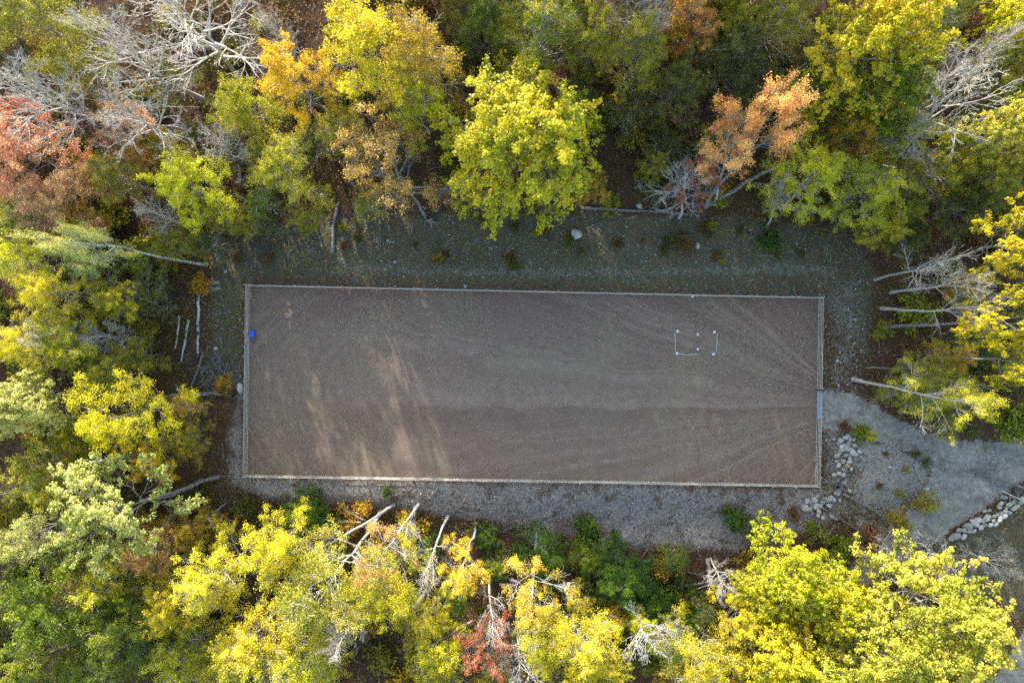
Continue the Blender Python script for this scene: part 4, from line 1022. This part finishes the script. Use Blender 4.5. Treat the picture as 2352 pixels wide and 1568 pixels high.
WALL = [(1530,440,115,.55,0),(1580,552,84,.7,.2),(1480,530,76,.8,.3),(1450,590,72,.8,.5),(1540,602,66,.6,.4),(1520,645,66,.7,.2),(1462,672,76,.7,.5),(1255,642,72,.7,.5),(1312,637,54,.8,.1),(1135,772,118,.8,.7),(1060,812,96,.75,-.6),(1250,745,118,.75,.4),(1350,722,66,.8,.3),(1340,782,66,.7,1.2),(1420,772,84,.6,.5),(1500,705,88,.7,.6),(1290,842,76,.6,.4),(1220,842,66,.7,.5),(1160,882,76,.8,.4),(985,872,118,.75,.5),(912,1012,98,.75,.5),(800,1015,136,.6,.4),(860,930,80,.7,.4),(1060,930,78,.7,.5),(1000,935,66,.8,.2),(1372,832,66,.6,.9),(1400,690,60,.8,.2),(1440,735,66,.8,.2),(740,1060,80,.7,.4),(930,930,76,.8,.1),(1110,850,66,.8,.7),(1200,785,70,.8,.3),(1580,660,66,.8,.3),(1640,600,84,.7,.2),(1690,560,96,.6,.5),(1740,500,90,.7,.4),(1640,510,76,.8,.2),(1790,450,96,.7,.4),(1820,400,90,.7,.3)]
wo = SW(2960, 1540); wall = empty("stone_wall", (wo.x, wo.y, gz(wo.x, wo.y)))
tag(wall, "tumbled dry stone wall along the lower edge of the driveway", "wall")
for (zx, zy, d, asp, rz) in WALL:
    p = SW(2700+zx/4.9, 1400+zy/4.9); rock("stone", p.x, p.y, d/4.9/28.9*1.1, wall, None, asp, 0.22, rz, tuple(wall.location))
for (sx, sy, d, l) in [(2092,738,0.62,"pale heart shaped stone on the clearing, upper right"),(1727,706,1.15,"large mossy grey boulder in the clearing under the oak"),
    (2512,1082,0.30,"small white stone right of the fence, above the gate"),(2516,1156,0.32,"pale stone beside the upper gate post"),
    (677,814,0.45,"pale stone at the foot of the leaning white birch"),(648,1046,0.42,"pale cut stone beside the brush pile"),
    (1184,786,0.34,"round pale stone on the mossy track"),(1395,858,0.42,"pale grey stone just outside the long upper fence"),
    (1519,1532,0.32,"pale stone on the lower gravel bank, centre"),(1164,722,0.26,"narrow pale stone in the clearing, left of the stump"),
    (2562,1030,0.34,"pale angular stone on the leaf strewn strip right of the fence"),(1918,620,0.7,"grey blue boulder at the end of the fallen log"),
    (2780,1466,0.55,"pale stone on the driveway side of the mound"),(2660,1398,0.4,"pale stone on top of the stony mound")]:
    p = SW(sx, sy); tag(rock("stone", p.x, p.y, d, None, STONEP if 'pale' in l or 'white' in l else STONE), l, "stone")
p = SW(724, 1165); o = rock("boulder", p.x-0.1, p.y, 1.1, None, STONEP, 0.5, 0.2, 1.5); tag(o, "long white boulder just outside the left fence", "boulder")

# drain pipe mouth among the rocks
def pipe_mat():
    m, nt, out = new_mat("drain_pipe_plastic"); principled(nt, out, srgb(96,98,96), 0.6, spec=0.4); return m
p = SW(2509, 1458)
pipe = empty("drain_pipe", (p.x, p.y, gz(p.x, p.y))); tag(pipe, "upright round drain pipe with dark mouth among the rocks", "pipe")
prof = [(0.33, -0.6), (0.33, 0.5), (0.365, 0.5), (0.365, 0.56), (0.27, 0.56), (0.27, -0.5), (0.001, -0.5)]
S = 28; a = np.arange(S)*2*np.pi/S
pv = np.array([[r_*np.cos(t), r_*np.sin(t), z] for r_, z in prof for t in a])
pf = np.array([[i*S+j, i*S+(j+1) % S, (i+1)*S+(j+1) % S, (i+1)*S+j] for i in range(len(prof)-1) for j in range(S)])
pipe.rotation_euler = (R(8), R(-4), 0)
obj("pipe_wall", mesh_np("pipe_wall", pv, pf, smooth=False), pipe_mat(), pipe)
for z in (0.12, 0.3):
    rv, rf = tubes(np.array([[[0.35*np.cos(t), 0.35*np.sin(t), z] for t in np.linspace(0, 2*np.pi, 29)]]), np.full((1, 29), 0.02), 5)
    obj("rib", mesh_np("rib", rv, rf, smooth=True), pipe_mat(), pipe)

# ------------------------------------------------------------------ fallen wood
def log(nm, label, pts, r0, r1, mat=LOGM, cat="log", lift=None, branches=0, seed=1, group=None, blen=1.5, sub=5):
    """pts: seen ground positions; optional third value is height above ground"""
    g = np.random.default_rng(seed); w = []
    for p in pts:
        h = p[2] if len(p) > 2 else 0
        v = W(p[0], p[1], h); w.append((v.x, v.y, gz(v.x, v.y)+h))
    w = np.array(w); P = len(w)
    n = (P-1)*4+1; tt = np.linspace(0, P-1, n)
    path = np.stack([np.interp(tt, np.arange(P), w[:, k]) for k in range(3)], -1)
    for _ in range(2): path[1:-1] = (path[:-2]+2*path[1:-1]+path[2:])/4
    rad = np.linspace(r0, r1, n); path[:, 2] += rad*0.8
    path[1:-1, :2] += g.normal(0, r0*0.25, (n-2, 2))
    o0 = path[0].copy(); path = path-o0
    root = empty(nm, o0); tag(root, label, cat, group)
    v, f = tubes(path[None], rad[None], 8)
    c0 = np.arange(8); 
    v = np.concatenate([v, path[:1]-0.01*norm(path[1:2]-path[:1]), path[-1:]]); nn = len(v)
    caps = np.array([[(i+1) % 8, i, nn-2, nn-2] for i in range(8)]+[[(n-1)*8+i, (n-1)*8+(i+1) % 8, nn-1, nn-1] for i in range(8)])
    bm = bmesh.new(); bv = [bm.verts.new(p_) for p_ in v]
    for q_ in np.concatenate([f, caps]): 
        try: bm.faces.new([bv[i] for i in dict.fromkeys(q_.tolist())])
        except ValueError: pass
    me = bpy.data.meshes.new("stem"); bm.to_mesh(me); bm.free()
    for pl in me.polygons: pl.use_smooth = True
    obj("stem", me, mat, root)
    if branches:
        L = np.array([blen])
        c, r, cl, _ = children(path[None], rad[None], L*1.0, branches, g, 0.3, 0.7, 1.0, 5, 0.14, 0.0, 0.55, 0.012)
        c[..., 2] = c[..., 2]*0.35+0.02
        d, dr, dl, _ = children(c, r, cl, sub, g, 0.25, 0.6, 0.5, 4, 0.16, 0.0, 0.6, 0.009)
        d[..., 2] = np.maximum(d[..., 2]*0.6, -0.1)
        bv_, bf_ = join([tubes(c, r, 4), tubes(d, dr, 3)])
        obj("branches", mesh_np("branches", bv_, bf_, smooth=True), mat, root)
    return root
log("fallen_log", "straight fallen log above the left end of the mossy track", [(762,582),(768,520),(777,465)], 0.20, 0.15, LOGM, seed=3)
log("fallen_log", "fallen log lying across the clearing right of the oak", [(1335,478,.2),(1440,484,.15),(1520,487,.1),(1590,492,.05)], 0.14, 0.10, LOGM, seed=4, branches=5, blen=2.0)
log("fallen_branch", "forked grey fallen branch running from the drain pipe to the driveway", [(1936,1132,.2),(1975,1155,.25),(2020,1180,.25),(2060,1205,.2),(2092,1218,.1)], 0.13, 0.05, LOGM, "branch", branches=4, seed=5, blen=3.0, sub=3)
log("fallen_branch", "thin fallen branch below the forked grey one", [(1885,1165,.3),(1920,1185,.25),(1965,1212,.2),(2012,1256,.1)], 0.07, 0.03, LOGM, "branch", branches=3, seed=6, blen=1.6, sub=2)
log("fallen_tree", "dark slim fallen tree lying across the driveway", [(2125,1062,.3),(2190,1078,.2),(2260,1090,.25),(2330,1112,.3),(2400,1135,.3)], 0.05, 0.12, LOGM, "fallen tree", branches=14, seed=7, blen=3.2)
log("fallen_branch", "tangled dead branches at the upper end of the stone wall", [(2300,1125,.3),(2330,1140,.4),(2370,1165,.4)], 0.08, 0.05, BARKP, "branch", branches=10, seed=8, blen=2.5)
log("fallen_log", "upright looking spotted birch log by the left brush pile", [(457,675),(458,720),(456,770),(457,815)], 0.16, 0.12, BARKB, seed=9)
log("fallen_log", "slanted spotted birch log left of the spotted upright one", [(436,735),(428,780),(418,830)], 0.15, 0.11, BARKB, seed=10)
log("fallen_log", "short spotted birch log farthest from the left fence", [(414,725),(410,770),(405,800)], 0.12, 0.10, BARKB, seed=11)
log("plank", "straight grey pole leaning on the brush pile", [(466,815,.5),(455,850,.35),(440,890,.1)], 0.11, 0.09, LOGM, "pole", seed=12)
log("fallen_log", "grey trunk lying at the foot of the brush pile", [(515,902),(470,903),(400,905),(340,915)], 0.19, 0.15, LOGM, seed=13)
log("fallen_branch", "split weathered log in the dark hollow at the bottom", [(1550,1357,.1),(1600,1350,.1),(1632,1345,.1)], 0.16, 0.10, LOGM, "branch", seed=14, branches=3, blen=1.2)
log("fallen_branch", "thin crooked branch crossing the bent grey trunk", [(1562,1378,.2),(1610,1360,.3),(1660,1345,.5),(1690,1325,.7)], 0.09, 0.04, BARKP, "branch", seed=15, branches=4, blen=1.2)
log("bent_trunk", "bent grey trunk curving down beside the golden maple", [(1632,1290,.1),(1636,1330,1.0),(1650,1370,2.0),(1675,1405,3.5)], 0.22, 0.17, LOGM, "trunk", seed=16)
log("leaning_trunk", "second thick trunk leaning beside the sage tree's own", [(470,1100,.2),(400,1135,3),(330,1150,6)], 0.26, 0.18, BARK, "trunk", seed=17)
log("leaning_trunk", "slim dark pole trunk leaning below the thick trunks, upper of the two", [(455,1140,.2),(400,1180,3),(350,1230,6)], 0.12, 0.09, LOGM, "trunk", seed=18)
log("leaning_trunk", "slim dark pole trunk leaning below the thick trunks, lower of the two", [(520,1155,.2),(465,1195,3),(418,1250,6)], 0.11, 0.08, LOGM, "trunk", seed=19)
log("leaning_trunk", "long pale trunk leaning across the broad pale yellow birch", [(905,1160,.2),(830,1210,4),(740,1262,7),(680,1275,9)], 0.16, 0.06, BARKP, "trunk", seed=20, branches=8, blen=2.2)
log("leaning_trunk", "long crooked pale limb over the bottom edge left of the red maple", [(1090,1430,3),(1020,1470,5),(985,1490,6),(965,1560,6)], 0.14, 0.07, BARKP, "trunk", seed=21, branches=8, blen=2.0)
log("fallen_log", "pale log in shade at the right, below the bare limbed tree", [(2140,492),(2185,480),(2215,470)], 0.18, 0.14, LOGM, seed=22)
log("leaning_trunk", "thick dark trunk in the lower left, below the golden maple", [(410,1020,.5),(330,1040,4),(240,1058,8),(190,1066,9)], 0.24, 0.15, BARK, "trunk", seed=23)
log("leaning_trunk", "second fork trunk of the vivid orange maple", [(1625,472,.1),(1680,440,1.5),(1735,405,4),(1790,385,6)], 0.24, 0.12, BARK, "trunk", seed=24)
for i, (x0, y0, x1, y1) in enumerate([(1130,1230,1180,1215),(1200,1255,1150,1275),(1300,1250,1345,1262),(1400,1262,1450,1248),(1545,1270,1600,1255),(1500,1230,1470,1260),(1640,1235,1700,1250),(1040,1215,1075,1235),(900,1215,930,1190),(1585,1320,1640,1330)]):
    log("dead_branch", "grey dead branch on the lower bank, number %s from the left" % ["third","fourth","fifth","sixth","eighth","seventh","last","second","first","ninth"][i], [(x0,y0,.1),((x0+x1)/2,(y0+y1)/2+4,.12),(x1,y1,.05)], .06, .03, LOGM, "branch", branches=5, seed=120+i, blen=1.3, sub=3, group="dead branches on the lower bank")
# tree stump with roots beside the thinning rust tree
st_ = W(990, 508); stump = empty("stump", (st_.x, st_.y, gz(st_.x, st_.y))); tag(stump, "grey stump with spreading roots under the thinning rust tree", "stump")
v, f = tubes(np.array([[[0,0,-.1],[-.05,.05,.4],[-.2,.2,1.0]]]), np.array([[.32,.24,.2]]), 9); obj("stump_wood", mesh_np("stump_wood", v, f, smooth=True), LOGM, stump)
for an, ln in ((-1.5, 1.1), (-.3, 1.0), (.8, .6), (3.0, .7)):
    v, f = tubes(np.array([[[.1*math.cos(an), .1*math.sin(an), .15], [ln*.5*math.cos(an), ln*.5*math.sin(an), .1], [ln*math.cos(an+.2), ln*math.sin(an+.2), -.03]]]), np.array([[.12,.08,.03]]), 6)
    obj("root", mesh_np("root", v, f, smooth=True), LOGM, stump)
# stacked cut branches by the left edge of the clearing
for i in range(6):
    log("cut_branch", "pale cut branch in the small stack at the left end of the clearing", [(470+i*2, 650+i*4, .1), (502+i*1.5, 646+i*4.5-(i % 3)*3, .1)], 0.045, 0.035, BARKP, "branch", seed=60+i, group="stacked cut branches")
# brush pile
gq = np.random.default_rng(90); c0 = W(500, 855)
n_ = 130; ctr = np.stack([c0.x+gq.normal(0, 1.5, n_), c0.y+gq.normal(0, 1.3, n_), np.zeros(n_)], -1)
ctr[:, 2] = terrain(ctr[:, 0], ctr[:, 1])+gq.uniform(0.03, 0.7, n_)*np.exp(-((ctr[:, 0]-c0.x)**2+(ctr[:, 1]-c0.y)**2)/4)
an = gq.random(n_)*6.28; dd = np.stack([np.cos(an), np.sin(an), gq.normal(0, .12, n_)], -1)
bp, br_ = grow(ctr-dd*0.8, dd, gq.uniform(0.8, 2.6, n_), gq.uniform(.02, .055, n_), np.full(n_, .012), 4, .1, 0, gq)
bt, btr, _, _ = children(bp, br_, np.full(n_, 1.4), 3, gq, .2, .6, .6, 3, .12, 0, .6, .009)
v, f = join([tubes(bp, br_, 5), tubes(bt, btr, 3)])
brush = empty("brush_pile", (c0.x, c0.y, gz(c0.x, c0.y))); tag(brush, "heap of grey cut brush outside the left fence", "brush pile")
o = obj("sticks", mesh_np("sticks", v-np.array(brush.location), f, smooth=True), LOGM, brush); o["kind"] = "stuff"

# ------------------------------------------------------------------ things in and by the arena
def plastic(name, col, rough=0.4):
    m, nt, out = new_mat(name)
    tc = N(nt, "ShaderNodeTexCoord"); n = noise(nt, tc.outputs["Object"], 6, 4)
    principled(nt, out, mix(nt, maprange(nt, n, 0.45, 0.75, 0, 0.3), col, srgb(120,120,116)), rough, spec=0.4); return m
BLUE = plastic("blue_plastic", srgb(20,84,200)); BLUE2 = plastic("blue_plastic_lid", srgb(34,104,214))
p = SW(753, 1001, 0.6); bx = empty("storage_box", (p.x+0.02, p.y, 0.05)); tag(bx, "bright blue plastic box standing against the left fence", "box")
bm = bmesh.new(); bmesh.ops.create_cube(bm, size=1); bmesh.ops.scale(bm, vec=(0.44, 0.66, 0.5), verts=bm.verts)
for v in bm.verts:
    if v.co.z < 0: v.co.x *= 0.86; v.co.y *= 0.9
bmesh.ops.bevel(bm, geom=bm.edges[:], offset=0.03, segments=2, affect='EDGES'); bmesh.ops.translate(bm, vec=(0, 0, 0.25), verts=bm.verts)
me = bpy.data.meshes.new("body"); bm.to_mesh(me); bm.free(); obj("body", me, BLUE, bx)
lid = obj("lid", bevel_box("lid", 0.50, 0.72, 0.06, 0.02), BLUE2, bx, (0, 0, 0.53))
for y in (-0.2, 0.0, 0.2): obj("lid_rib", bevel_box("lid_rib", 0.34, 0.05, 0.03, 0.01), BLUE, lid, (0, y, 0.042))
for y in (-0.36, 0.36): obj("handle", bevel_box("handle", 0.16, 0.05, 0.05, 0.012), DARKM, bx, (0, y, 0.40))
# black drain hose by the left boulder
hp = [W(*SWp) for SWp in [(552,897),(541,902),(532,910),(527,915)]]
hv = np.array([[q_.x, q_.y, gz(q_.x, q_.y)+0.12] for q_ in hp]); tt = np.linspace(0, 3, 13)
hv = np.stack([np.interp(tt, range(4), hv[:, k]) for k in range(3)], -1)
v, f = tubes(hv[None], np.full((1, 13), 0.07), 8)
tag(obj("drain_hose", mesh_np("drain_hose", v, f, smooth=True), plastic("black_hose", srgb(24,24,26), 0.5)), "black flexible hose ending at the white boulder", "hose")
# coil hung on the rail by the gate
p = SW(2464, 1123, 1.25); cv = np.array([[[0.0+0.02*math.sin(3*t), 0.19*math.sin(t), 0.26*math.cos(t)] for t in np.linspace(0, 2*math.pi, 25)]])
rope = empty("rope_coil", (on_right(p.y)[0]+0.10, p.y, 1.05)); tag(rope, "dark rope coil hanging on the fence above the gate", "rope"); rope.rotation_euler = (0, R(-25), 0)
for k in range(3):
    v, f = tubes(cv*(1-0.08*k)+np.array([0.025*k, 0, 0]), np.full((1, 25), 0.018), 6); obj("loop", mesh_np("loop", v, f, smooth=True), DARKM, rope)
obj("knot", bevel_box("knot", 0.09, 0.09, 0.12, 0.03), plastic("white_knot", srgb(214,214,210), .7), rope, (0.03, 0, -0.28))
# ground poles and white cones of a small riding exercise
POLE = wood_mat("peeled_pole", srgb(150,144,134), srgb(206,200,190))
def gpole(label, a, b, mat, r=0.045, bend=0.05):
    A2 = SW(*a); B2 = SW(*b); mid = (A2+B2)/2; d = B2-A2; L = d.length
    pts = np.array([[[-L/2, 0, 0], [-L/4, bend*.7, 0.004], [0, bend, 0], [L/4, bend*.5, 0.003], [L/2, 0, 0]]])
    v, f = tubes(pts, np.array([[r, r, r*.95, r*.9, r*.8]]), 8)
    o = obj("ground_pole", mesh_np("ground_pole", v, f, smooth=True), mat, None, (mid.x, mid.y, 0.05+r)); o.rotation_euler = (0, 0, math.atan2(d.y, d.x))
    tag(o, label, "pole", "ground poles laid out on the sand"); return o
gpole("pale ground pole on the arena, leftmost of the three upright ones", (2023,997), (2025,1058), POLE, .055, .04)
gpole("crooked ground pole lying crosswise at the foot of the square", (2036,1062), (2096,1062), POLE, .05, -.08)
gpole("dark ground pole closing the right side of the square", (2090,998), (2089,1055), LOGM, .05, .03)
gpole("thin ground pole standing apart at the right of the square", (2151,1000), (2147,1060), POLE, .035, .04)
CONE = plastic("white_cone", srgb(226,226,222), .5)
def cone(x, y, label):
    p = SW(x, y); root = empty("marker_cone", (p.x, p.y, 0.048)); tag(root, label, "cone", "white marker cones on the sand")
    v, f = tubes(np.array([[[0,0,.02],[0,0,.12],[0,0,.22],[0,0,.225]]]), np.array([[.12,.085,.045,.002]]), 14)
    obj("cone_body", mesh_np("cone_body", v, f, smooth=True), CONE, root); obj("base", bevel_box("base", .27, .27, .025, .008), CONE, root, (0, 0, .0125))
cone(2033,994,"white cone at the upper end of the leftmost ground pole"); cone(2031,1060,"white cone at the left end of the crosswise pole")
cone(2092,1003,"white cone at the upper end of the dark ground pole"); cone(2092,1047,"white cone at the lower end of the dark ground pole")
cone(2143,996,"white cone at the upper end of the thin pole set apart"); cone(2140,1062,"white cone at the lower end of the thin pole set apart")
cone(2077,888,"white marker standing at the foot of the long upper fence")

# ------------------------------------------------------------------ stuff: litter, stones, twigs, undergrowth
gs = np.random.default_rng(321)
def scatter(n, x0, x1, y0, y1, wfun):
    xs = gs.uniform(x0, x1, n); ys = gs.uniform(y0, y1, n); k = gs.random(n) < wfun(xs, ys); return xs[k], ys[k]
def sd_many(x, y, polys): 
    r = np.full(x.shape, -1e9)
    for p in polys: r = np.maximum(r, poly_sd(x, y, p))
    return r
LIT = leaf_mat("fallen_leaf", [(60,42,28),(90,66,46),(120,86,58),(146,112,74),(170,142,100),(128,82,62)], 0.1)
LITP = leaf_mat("fallen_leaf_pale", [(92,62,50),(118,76,62),(140,96,76),(168,136,106),(214,204,184)], 0.1)
def forest_w(x, y):
    a = sd_many(x, y, [DRIVE, DRIVE2]); return np.where(a+(fbm(x*.8, y*.8, 41)-.47)*3 > 0.2, 0.13, np.where(poly_sd(x, y, ARENA) > -0.2, 0, np.where(sd_many(x, y, [CLEAR_TOP, LAWN, GRAVEL_B, PATH_TOP]) > 0, 0.25+0.6*sstep(vnoise(x*.35, y*.35, 66), .35, .7), 0.8)))
lx_, ly_ = scatter(110000, -54, 54, -36, 37, forest_w)
lz = terrain(lx_, ly_)+gs.uniform(0.01, 0.05, len(lx_))
V, Fq = leaf_quads(np.stack([lx_, ly_, lz], -1), np.array([0, 0, 1.0])+gs.normal(0, .35, (len(lx_), 3)), gs.uniform(.08, .2, len(lx_)), gs, .7)
stuff(obj("leaf_litter", mesh_np("leaf_litter", V, Fq, gs.random(len(lx_))), LIT), "brown and rusty fallen leaves strewn over the forest floor", "leaf litter")
def arena_w(x, y):
    a = poly_sd(x, y, ARENA); e = sstep(y, -5, 5)*0.8+sstep(x, 8, 30)*0.45+0.10+0.3*sstep(-a, -1.2, 0)
    return np.where(a > 0.1, np.clip(e*(0.1+1.7*vnoise(x*.45, y*.45, 4)**1.5), 0, 1), 0)
lx_, ly_ = scatter(46000, -28, 32, -15, 6, arena_w)
V, Fq = leaf_quads(np.stack([lx_, ly_, np.full(len(lx_), .078)], -1), np.array([0, 0, 1.0])+gs.normal(0, .25, (len(lx_), 3)), gs.uniform(.05, .13, len(lx_)), gs, .7)
stuff(obj("sand_leaves", mesh_np("sand_leaves", V, Fq, gs.random(len(lx_))), LITP), "small dry leaves scattered over the arena sand", "fallen leaves")
# pebbles
oc = np.array([[1,0,0],[-1,0,0],[0,1,0],[0,-1,0],[0,0,1],[0,0,-1]], float); of = np.array([[0,2,4],[2,1,4],[1,3,4],[3,0,4],[2,0,5],[1,2,5],[3,1,5],[0,3,5]])
def pebbles(name, label, n, polys, dens, smin, smax, mat, pw=2.5):
    xs = []; ys = []
    for p, d in zip(polys, dens):
        q_ = np.array(p); x, y = scatter(int(n*d), q_[:, 0].min()-1, q_[:, 0].max()+1, q_[:, 1].min()-1, q_[:, 1].max()+1,
              lambda x, y: sstep(poly_sd(x, y, p), -.8, .5)*(poly_sd(x, y, ARENA) < -.15)*np.clip(.3+1.3*vnoise(x*.7, y*.7, 8), 0, 1))
        xs.append(x); ys.append(y)
    x = np.concatenate(xs); y = np.concatenate(ys); m = len(x)
    s = smin+(smax-smin)*gs.random(m)**pw; z = terrain(x, y)+s*.15+0.012
    rot = gs.random(m)*6.28; v = oc[None]*np.stack([s, s*gs.uniform(.6, 1, m), s*.55], -1)[:, None]+gs.normal(0, .12, (m, 6, 3))*s[:, None, None]
    ca, sa = np.cos(rot)[:, None], np.sin(rot)[:, None]
    vx = v[..., 0]*ca-v[..., 1]*sa; vy = v[..., 0]*sa+v[..., 1]*ca
    V = np.stack([vx+x[:, None], vy+y[:, None], v[..., 2]+z[:, None]], -1).reshape(-1, 3)
    Fp = (of[None]+(np.arange(m)*6)[:, None, None]).reshape(-1, 3)
    stuff(obj(name, mesh_np(name, V, Fp, np.repeat(gs.random(m), 8)), mat), label, "pebbles")
def pebble_mat():
    m, nt, out = new_mat("pebble"); at = N(nt, "ShaderNodeAttribute", attribute_name="lv")
    principled(nt, out, ramp(nt, at.outputs["Fac"], [(0, srgb(96,92,88)), (.5, srgb(140,136,130)), (.85, srgb(180,176,168)), (1, srgb(214,210,204))]), .9); return m
PEB = pebble_mat()
pebbles("pebbles", "pale pebbles strewn over gravel, mossy track and stony mound", 1.0,
        [CLEAR_TOP, GRAVEL_B, GRAVEL_R, MOUND, BANK, DRIVE], [11000, 14000, 3000, 2600, 2600, 900], .02, .11, PEB)
# twigs
m = 4200; x, y = scatter(m*2, -54, 54, -36, 37, lambda x, y: np.where(poly_sd(x, y, ARENA) > -.3, 0, np.where(sd_many(x, y, [DRIVE, DRIVE2, LAWN]) > 0, .06, .6)))
m = len(x); an = gs.random(m)*6.28; dd = np.stack([np.cos(an), np.sin(an), gs.normal(0, .05, m)], -1)
tp_, tr_ = grow(np.stack([x, y, terrain(x, y)+.04], -1), dd, gs.uniform(.4, 2.2, m), gs.uniform(.008, .03, m), np.full(m, .006), 4, .12, 0, gs)
v, f = tubes(tp_, tr_, 3); stuff(obj("fallen_twigs", mesh_np("fallen_twigs", v, f, smooth=True), BARKP), "pale dead twigs lying about the forest floor", "twigs")
# low herb layer
def herb_w(x, y):
    k = 0.25+1.1*sstep(vnoise(x*.22, y*.22, 12), .35, .7)
    a = sd_many(x, y, [DRIVE, DRIVE2, GRAVEL_B, PATH_TOP, MOUND]); b = poly_sd(x, y, ARENA)
    c_ = sd_many(x, y, [CLEAR_TOP, LAWN, GRAVEL_R])
    return np.where((a > -.2) | (b > -.5), 0, np.where(c_ > 0, .10, .62))*k
def herbs(name, label, n, mat, size, hmax, wf):
    x, y = scatter(n, -54, 54, -36, 37, wf); m = len(x); per = 5
    hh = gs.uniform(.05, 1, m)**2*hmax
    c = np.stack([x, y, terrain(x, y)+hh], -1)[:, None]+gs.normal(0, .16, (m, per, 3))*np.array([1, 1, .5])
    c[..., 2] = np.maximum(c[..., 2], terrain(c[..., 0], c[..., 1])+.02); c = c.reshape(-1, 3)
    V, Fq = leaf_quads(c, np.array([0, 0, .9])+gs.normal(0, .5, (m*per, 3)), gs.uniform(.6, 1.3, m*per)*size, gs, .55)
    stuff(obj(name, mesh_np(name, V, Fq, gs.random(m*per)), mat), label, "undergrowth")
herbs("undergrowth", "low dark green ground cover under the trees", 44000, PAL['dark'], .16, .9, herb_w)
herbs("bramble_cover", "rusty brown low brambles under the trees", 12000, PAL['thicket'], .13, .7, lambda x, y: herb_w(x+40, y+17)*(herb_w(x, y) > 0))
herbs("weed_cover", "yellowing olive weeds under the trees", 20000, PAL['olive'], .14, .9, lambda x, y: herb_w(x-23, y+31)*(herb_w(x, y) > 0))
herbs("grass_tufts", "short olive grass tufts on clearing and lawn", 9000, PAL['olive'], .09, .12, lambda x, y: np.where((sd_many(x, y, [CLEAR_TOP, LAWN, BANK]) > 0) & (sd_many(x, y, [PATH_TOP]) < 0) & (poly_sd(x, y, ARENA) < -.5), .8, 0))
